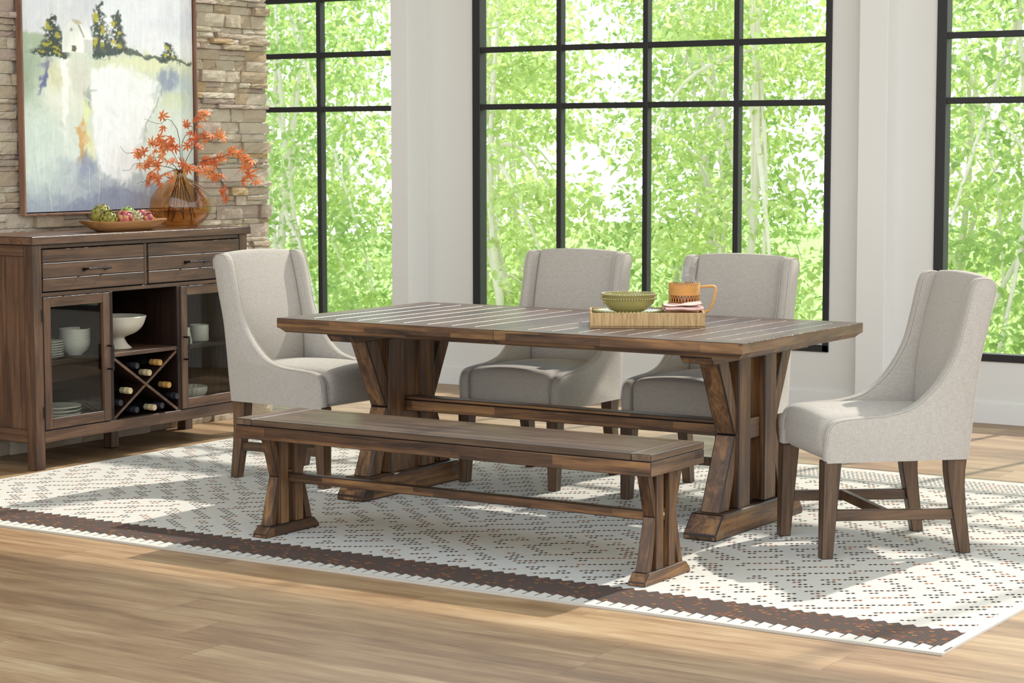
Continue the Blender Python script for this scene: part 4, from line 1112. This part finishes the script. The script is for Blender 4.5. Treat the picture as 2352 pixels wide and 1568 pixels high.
# napkins
def napkin(c, rot, sx_, sy_, layers, mat, lab, seed, amp=.004, z0=0, th=.0042):
    T = MB(); rnd = random.Random(seed); nx, ny = 22, 14; M_ = Matrix.Translation(c) @ Matrix.Rotation(rot, 4, 'Z')
    def Z(u, v_, k): return z0 + k*th*1.9 + amp*(1+k*.35)*(mnoise.noise(Vector((u*2.2+seed, v_*2.0, k*.45)))+.55) + (.012*max(0,u-.5)**1 if k > 1 else 0)
    for k in range(layers):
        sh = rnd.uniform(-.006,.006); vs = []; fs = []
        for s in (0, 1):
            for j in range(ny+1):
                for i in range(nx+1):
                    u, v_ = i/nx, j/ny
                    ed = min(1, min(v_, 1-v_)*ny/1.5); hh = th*.5*(ed**.5)
                    vs.append(((u-.5)*sx_+sh+.004*mnoise.noise(Vector((v_*3,k,seed))), (v_-.5)*sy_*(1-.05*k)+.004*mnoise.noise(Vector((u*3,k+4,seed))), Z(u,v_,k)+th*.5+(hh if s else -hh)))
        nn = nx+1; N = nn*(ny+1)
        for j in range(ny):
            for i in range(nx):
                a = j*nn+i; fs += [(a,a+1,a+nn+1,a+nn), (N+a,N+a+nn,N+a+nn+1,N+a+1)]
        for i in range(nx): fs += [(i,N+i,N+i+1,i+1), (ny*nn+i, ny*nn+i+1, N+ny*nn+i+1, N+ny*nn+i)]
        for j in range(ny): fs += [(j*nn,(j+1)*nn,N+(j+1)*nn,N+j*nn),(j*nn+nx,N+j*nn+nx,N+(j+1)*nn+nx,(j+1)*nn+nx)]
        T.add(vs, fs)
    # rolled folds joining the layers along the front
    for k in range(0, layers-1, 2):
        T.tube([((i/nx-.5)*sx_*.98, -.5*sy_*(1-.05*k)-.002, (Z(i/nx,0,k)+Z(i/nx,0,k+1))/2+th*.5) for i in range(nx+1)], th*1.25, 8)
    T.v = [tuple(M_ @ Vector(p)) for p in T.v]
    o = MB(); o.v = [(p[0]-c[0], p[1]-c[1], p[2]-c[2]) for p in T.v]; o.f = T.f; o.m = T.m
    ob = o.build('napkin', mat, smooth=True, ang=70, world=False); ob.location = c
    return tag(ob, lab, 'napkin', 'folded napkins in the tray')
terr = fabric('terracotta_napkin_cloth', lin(150,84,70), lin(186,118,102)); pink = fabric('blush_napkin_cloth', lin(206,160,146), lin(232,194,182))
napkin(TP(.361,.078,.0088), TA, .150, .115, 5, terr, 'folded terracotta napkin at the bottom of the pile beside the olive plates', 3, .003)
napkin(TP(.361,.080,.061), TA+.06, .152, .112, 3, pink, 'folded blush pink napkin lying on top of the terracotta one', 9, .007)

# ------------------------------------------------------------------ garden beyond the windows
g = G('lawn'); v = g.coord(); n = g.noise(v, 3, 5); g.set(g.mix(n, lin(96,140,54), lin(170,200,104)), .9)
gr = MB().box(-45, 25, 11.2, 75, -1.9, -1.6).build('lawn', g.mat); tag(gr, 'sunlit green lawn under the trees outside the windows', 'lawn', None, 'stuff')
def leafmat(nm, c1, c2, t1, t2, tw):
    g = G(nm); v = g.coord(); n = g.noise(v, 1.3, 3); n2 = g.noise(v, 14, 2)
    f = (n*.6+n2*.4).rng(.32,.68,0,1); c = g.mix(f, c1, c2); g.set(c, .6)
    tr = g.new('ShaderNodeBsdfTranslucent'); g.link(g.mix(f, t1, t2), tr.inputs[0])
    mx = g.new('ShaderNodeMixShader'); mx.inputs[0].default_value = tw; g.link(g.p.outputs[0], mx.inputs[1]); g.link(tr.outputs[0], mx.inputs[2]); g.link(mx.outputs[0], g.out.inputs['Surface'])
    return g.mat
LM = [leafmat('fresh_maple_foliage', lin(150,176,88), lin(218,228,162), lin(172,196,98), lin(232,240,180), .55),
      leafmat('mid_green_foliage', lin(116,150,76), lin(186,206,134), lin(146,180,90), lin(208,224,154), .55)]
bark = simple('pale_grey_bark', lin(222,214,202), .85, .5, 12, .15)
RX, RY = 1.28, 1.05
def crown(seed, n_sprays, per, z0, z1, mat):
    rs = np.random.RandomState(seed); sprays = []; V = []; F = []; o = 0
    base = np.array([[0,0,0],[.3,.26,.05],[.62,.2,.0],[1,0,-.12],[.62,-.2,.0],[.3,-.26,.05]])
    for s in range(n_sprays):
        cx, cy = rs.uniform(-1,1)*(RX-.35), rs.uniform(-1,1)*(RY-.3); cz = z0+(z1-z0)*rs.rand(); sprays.append((cx,cy,cz))
        p = rs.randn(per,3)*np.array([rs.uniform(.2,.42), rs.uniform(.18,.36), rs.uniform(.05,.15)]); p[:,2] -= .25*(p[:,0]**2+p[:,1]**2)
        p += np.array([cx,cy,cz]); p[:,2] = np.maximum(p[:,2], .22); p = p[(np.abs(p[:,0]) < RX-.1) & (np.abs(p[:,1]) < RY-.1)]; m = len(p)
        sc_ = rs.uniform(.06,.12,m); yawv = rs.rand(m)*6.283; pit = rs.randn(m)*.5-.35; rol = rs.randn(m)*.6
        cyw, syw, cp_, sp_, cr, sr = np.cos(yawv), np.sin(yawv), np.cos(pit), np.sin(pit), np.cos(rol), np.sin(rol)
        X_ = np.stack([cyw*cp_, syw*cp_, sp_], 1); Y0 = np.stack([-syw, cyw, 0*cyw], 1); Z0 = np.cross(X_, Y0)
        Y_ = Y0*cr[:,None]+Z0*sr[:,None]; Z_ = np.cross(X_, Y_); b = base
        pts = p[:,None,:] + sc_[:,None,None]*(b[None,:,0:1]*X_[:,None,:]+b[None,:,1:2]*Y_[:,None,:]+b[None,:,2:3]*Z_[:,None,:])
        V.append(pts.reshape(-1,3)); k = np.arange(m)*6+o; o += m*6
        F.append(np.stack([k,k+1,k+2,k+3],1)); F.append(np.stack([k,k+3,k+4,k+5],1))
    V = np.concatenate(V); F = np.concatenate(F)
    me = bpy.data.meshes.new('foliage'); me.vertices.add(len(V)); me.vertices.foreach_set('co', V.astype(np.float32).ravel())
    me.loops.add(F.size); me.loops.foreach_set('vertex_index', F.astype(np.int32).ravel())
    me.polygons.add(len(F)); me.polygons.foreach_set('loop_start', np.arange(0, F.size, 4, dtype=np.int32)); me.polygons.foreach_set('loop_total', np.full(len(F), 4, np.int32))
    me.update(calc_edges=True); me.validate(); me.materials.append(mat)
    return me, sprays
def tree_proto(seed, mat, z0, z1, ns, per):
    me, sp = crown(seed, ns, per, z0, z1, mat)
    T = thing('garden_tree', 'tree', 'tree', (0,0,0)); o = bpy.data.objects.new('foliage', me); COL.objects.link(o); o.parent = T; o['kind'] = 'stuff'
    rnd = random.Random(seed); tr = MB(); top = z1-.3
    trunk = [(.10*math.sin(k*1.1), .08*math.cos(k*1.3), .05+(top)*k/7) for k in range(8)]
    tr.tube(crom(trunk, 3), [.05-.0020*k for k in range(22)], 9); tr.build('trunk', bark, T, smooth=True, world=False)
    for k in range(8):
        b = trunk[2+k % 5]; e = sp[(k*7) % len(sp)]; m = tuple((b[i]+e[i])/2 + (.2 if i == 2 else rnd.uniform(-.15,.15)) for i in range(3))
        pts = crom([b, m, e], 5); MB().tube(pts, [.028*(1-.8*i/len(pts)) for i in range(len(pts))], 6).build('branch', bark, T, smooth=True, world=False)
    return T
GZ = -1.6
protos = [tree_proto(1, LM[0], .2, 5.7, 95, 85), tree_proto(2, LM[1], .1, 5.9, 95, 90), tree_proto(3, LM[0], .2, 5.6, 90, 80)]
spots = []
front = [(-15.9,'front-row leafy tree at the far left, half hidden by the stone wall'),(-13.3,'bright front-row tree filling the left window'),(-10.7,'front-row tree mostly hidden by the wall right of the left window'),(-8.1,'bright front-row tree left of the middle of the centre window'),(-5.5,'pale front-row tree right of the middle of the centre window'),(-2.9,'pale front-row tree filling the left of the right window'),(-.3,'front-row tree at the far right of the right window')]
for i, (x, l) in enumerate(front): spots.append((x, 16.3, l, i % 3))
mid = [(-17.6,'second-row tree at the far left beside the stone wall'),(-15.0,'second-row tree left of the bar of the left window'),(-12.4,'second-row tree right of the bar of the left window'),(-9.7,'second-row tree at the left edge of the centre window'),(-7.1,'second-row tree in the middle of the centre window'),(-4.5,'second-row tree at the right edge of the centre window'),(-1.7,'second-row tree behind the right window')]
for i, (x, l) in enumerate(mid): spots.append((x, 18.7, l, (i+1) % 3))
back = [(-19.0,'farthest green tree at the left end of the back row'),(-16.3,'farthest green tree showing through the left pane of the left window'),(-13.6,'farthest green tree showing through the right pane of the left window'),(-10.9,'farthest green tree behind the left column of centre panes'),(-8.2,'farthest green tree behind the second column of centre panes'),(-5.5,'farthest green tree behind the third column of centre panes'),(-2.8,'farthest green tree at the right end of the back row')]
for i, (x, l) in enumerate(back): spots.append((x, 21.2, l, 1 if i % 2 else 2))
usedp = set()
for i, (x, y, lab, k) in enumerate(spots):
    o = protos[k] if k not in usedp else copy_tree(protos[k])
    usedp.add(k); o.location = (x, y, GZ); o.rotation_euler = (0,0,math.pi*(i % 2)); o['label'] = lab; o['group'] = 'garden trees outside the windows'; o['category'] = 'tree'

# ------------------------------------------------------------------ light
w = bpy.data.worlds.new('world'); sc.world = w; w.use_nodes = True; nt = w.node_tree
bg = nt.nodes['Background']; tc = nt.nodes.new('ShaderNodeTexCoord'); sp_ = nt.nodes.new('ShaderNodeSeparateXYZ'); nt.links.new(tc.outputs['Generated'], sp_.inputs[0])
rp = nt.nodes.new('ShaderNodeValToRGB'); nt.links.new(sp_.outputs[2], rp.inputs[0])
rp.color_ramp.elements[0].position = .0; rp.color_ramp.elements[0].color = (.975,.985,1.0,1); rp.color_ramp.elements[1].position = .7; rp.color_ramp.elements[1].color = (.70,.84,1.0,1)
nt.links.new(rp.outputs[0], bg.inputs[0]); bg.inputs[1].default_value = WORLD
sl_ = bpy.data.lights.new('sun', 'SUN'); sl_.energy = SUN; sl_.angle = R_(.9); sl_.color = (1, .97, .93)
so = bpy.data.objects.new('sun', sl_); COL.objects.link(so)
az, el = R_(11.0), R_(42)
sd = Vector((-math.sin(az)*math.cos(el), -math.cos(az)*math.cos(el), -math.sin(el)))
so.rotation_euler = sd.to_track_quat('-Z', 'Y').to_euler(); so.location = (0, 12, 8)
sc.cycles.transparent_max_bounces = 24
sc.view_settings.view_transform = 'Standard'; sc.view_settings.look = 'None'; sc.view_settings.gamma = 1; sc.view_settings.use_curve_mapping = False
sc.view_settings.exposure = EXPO
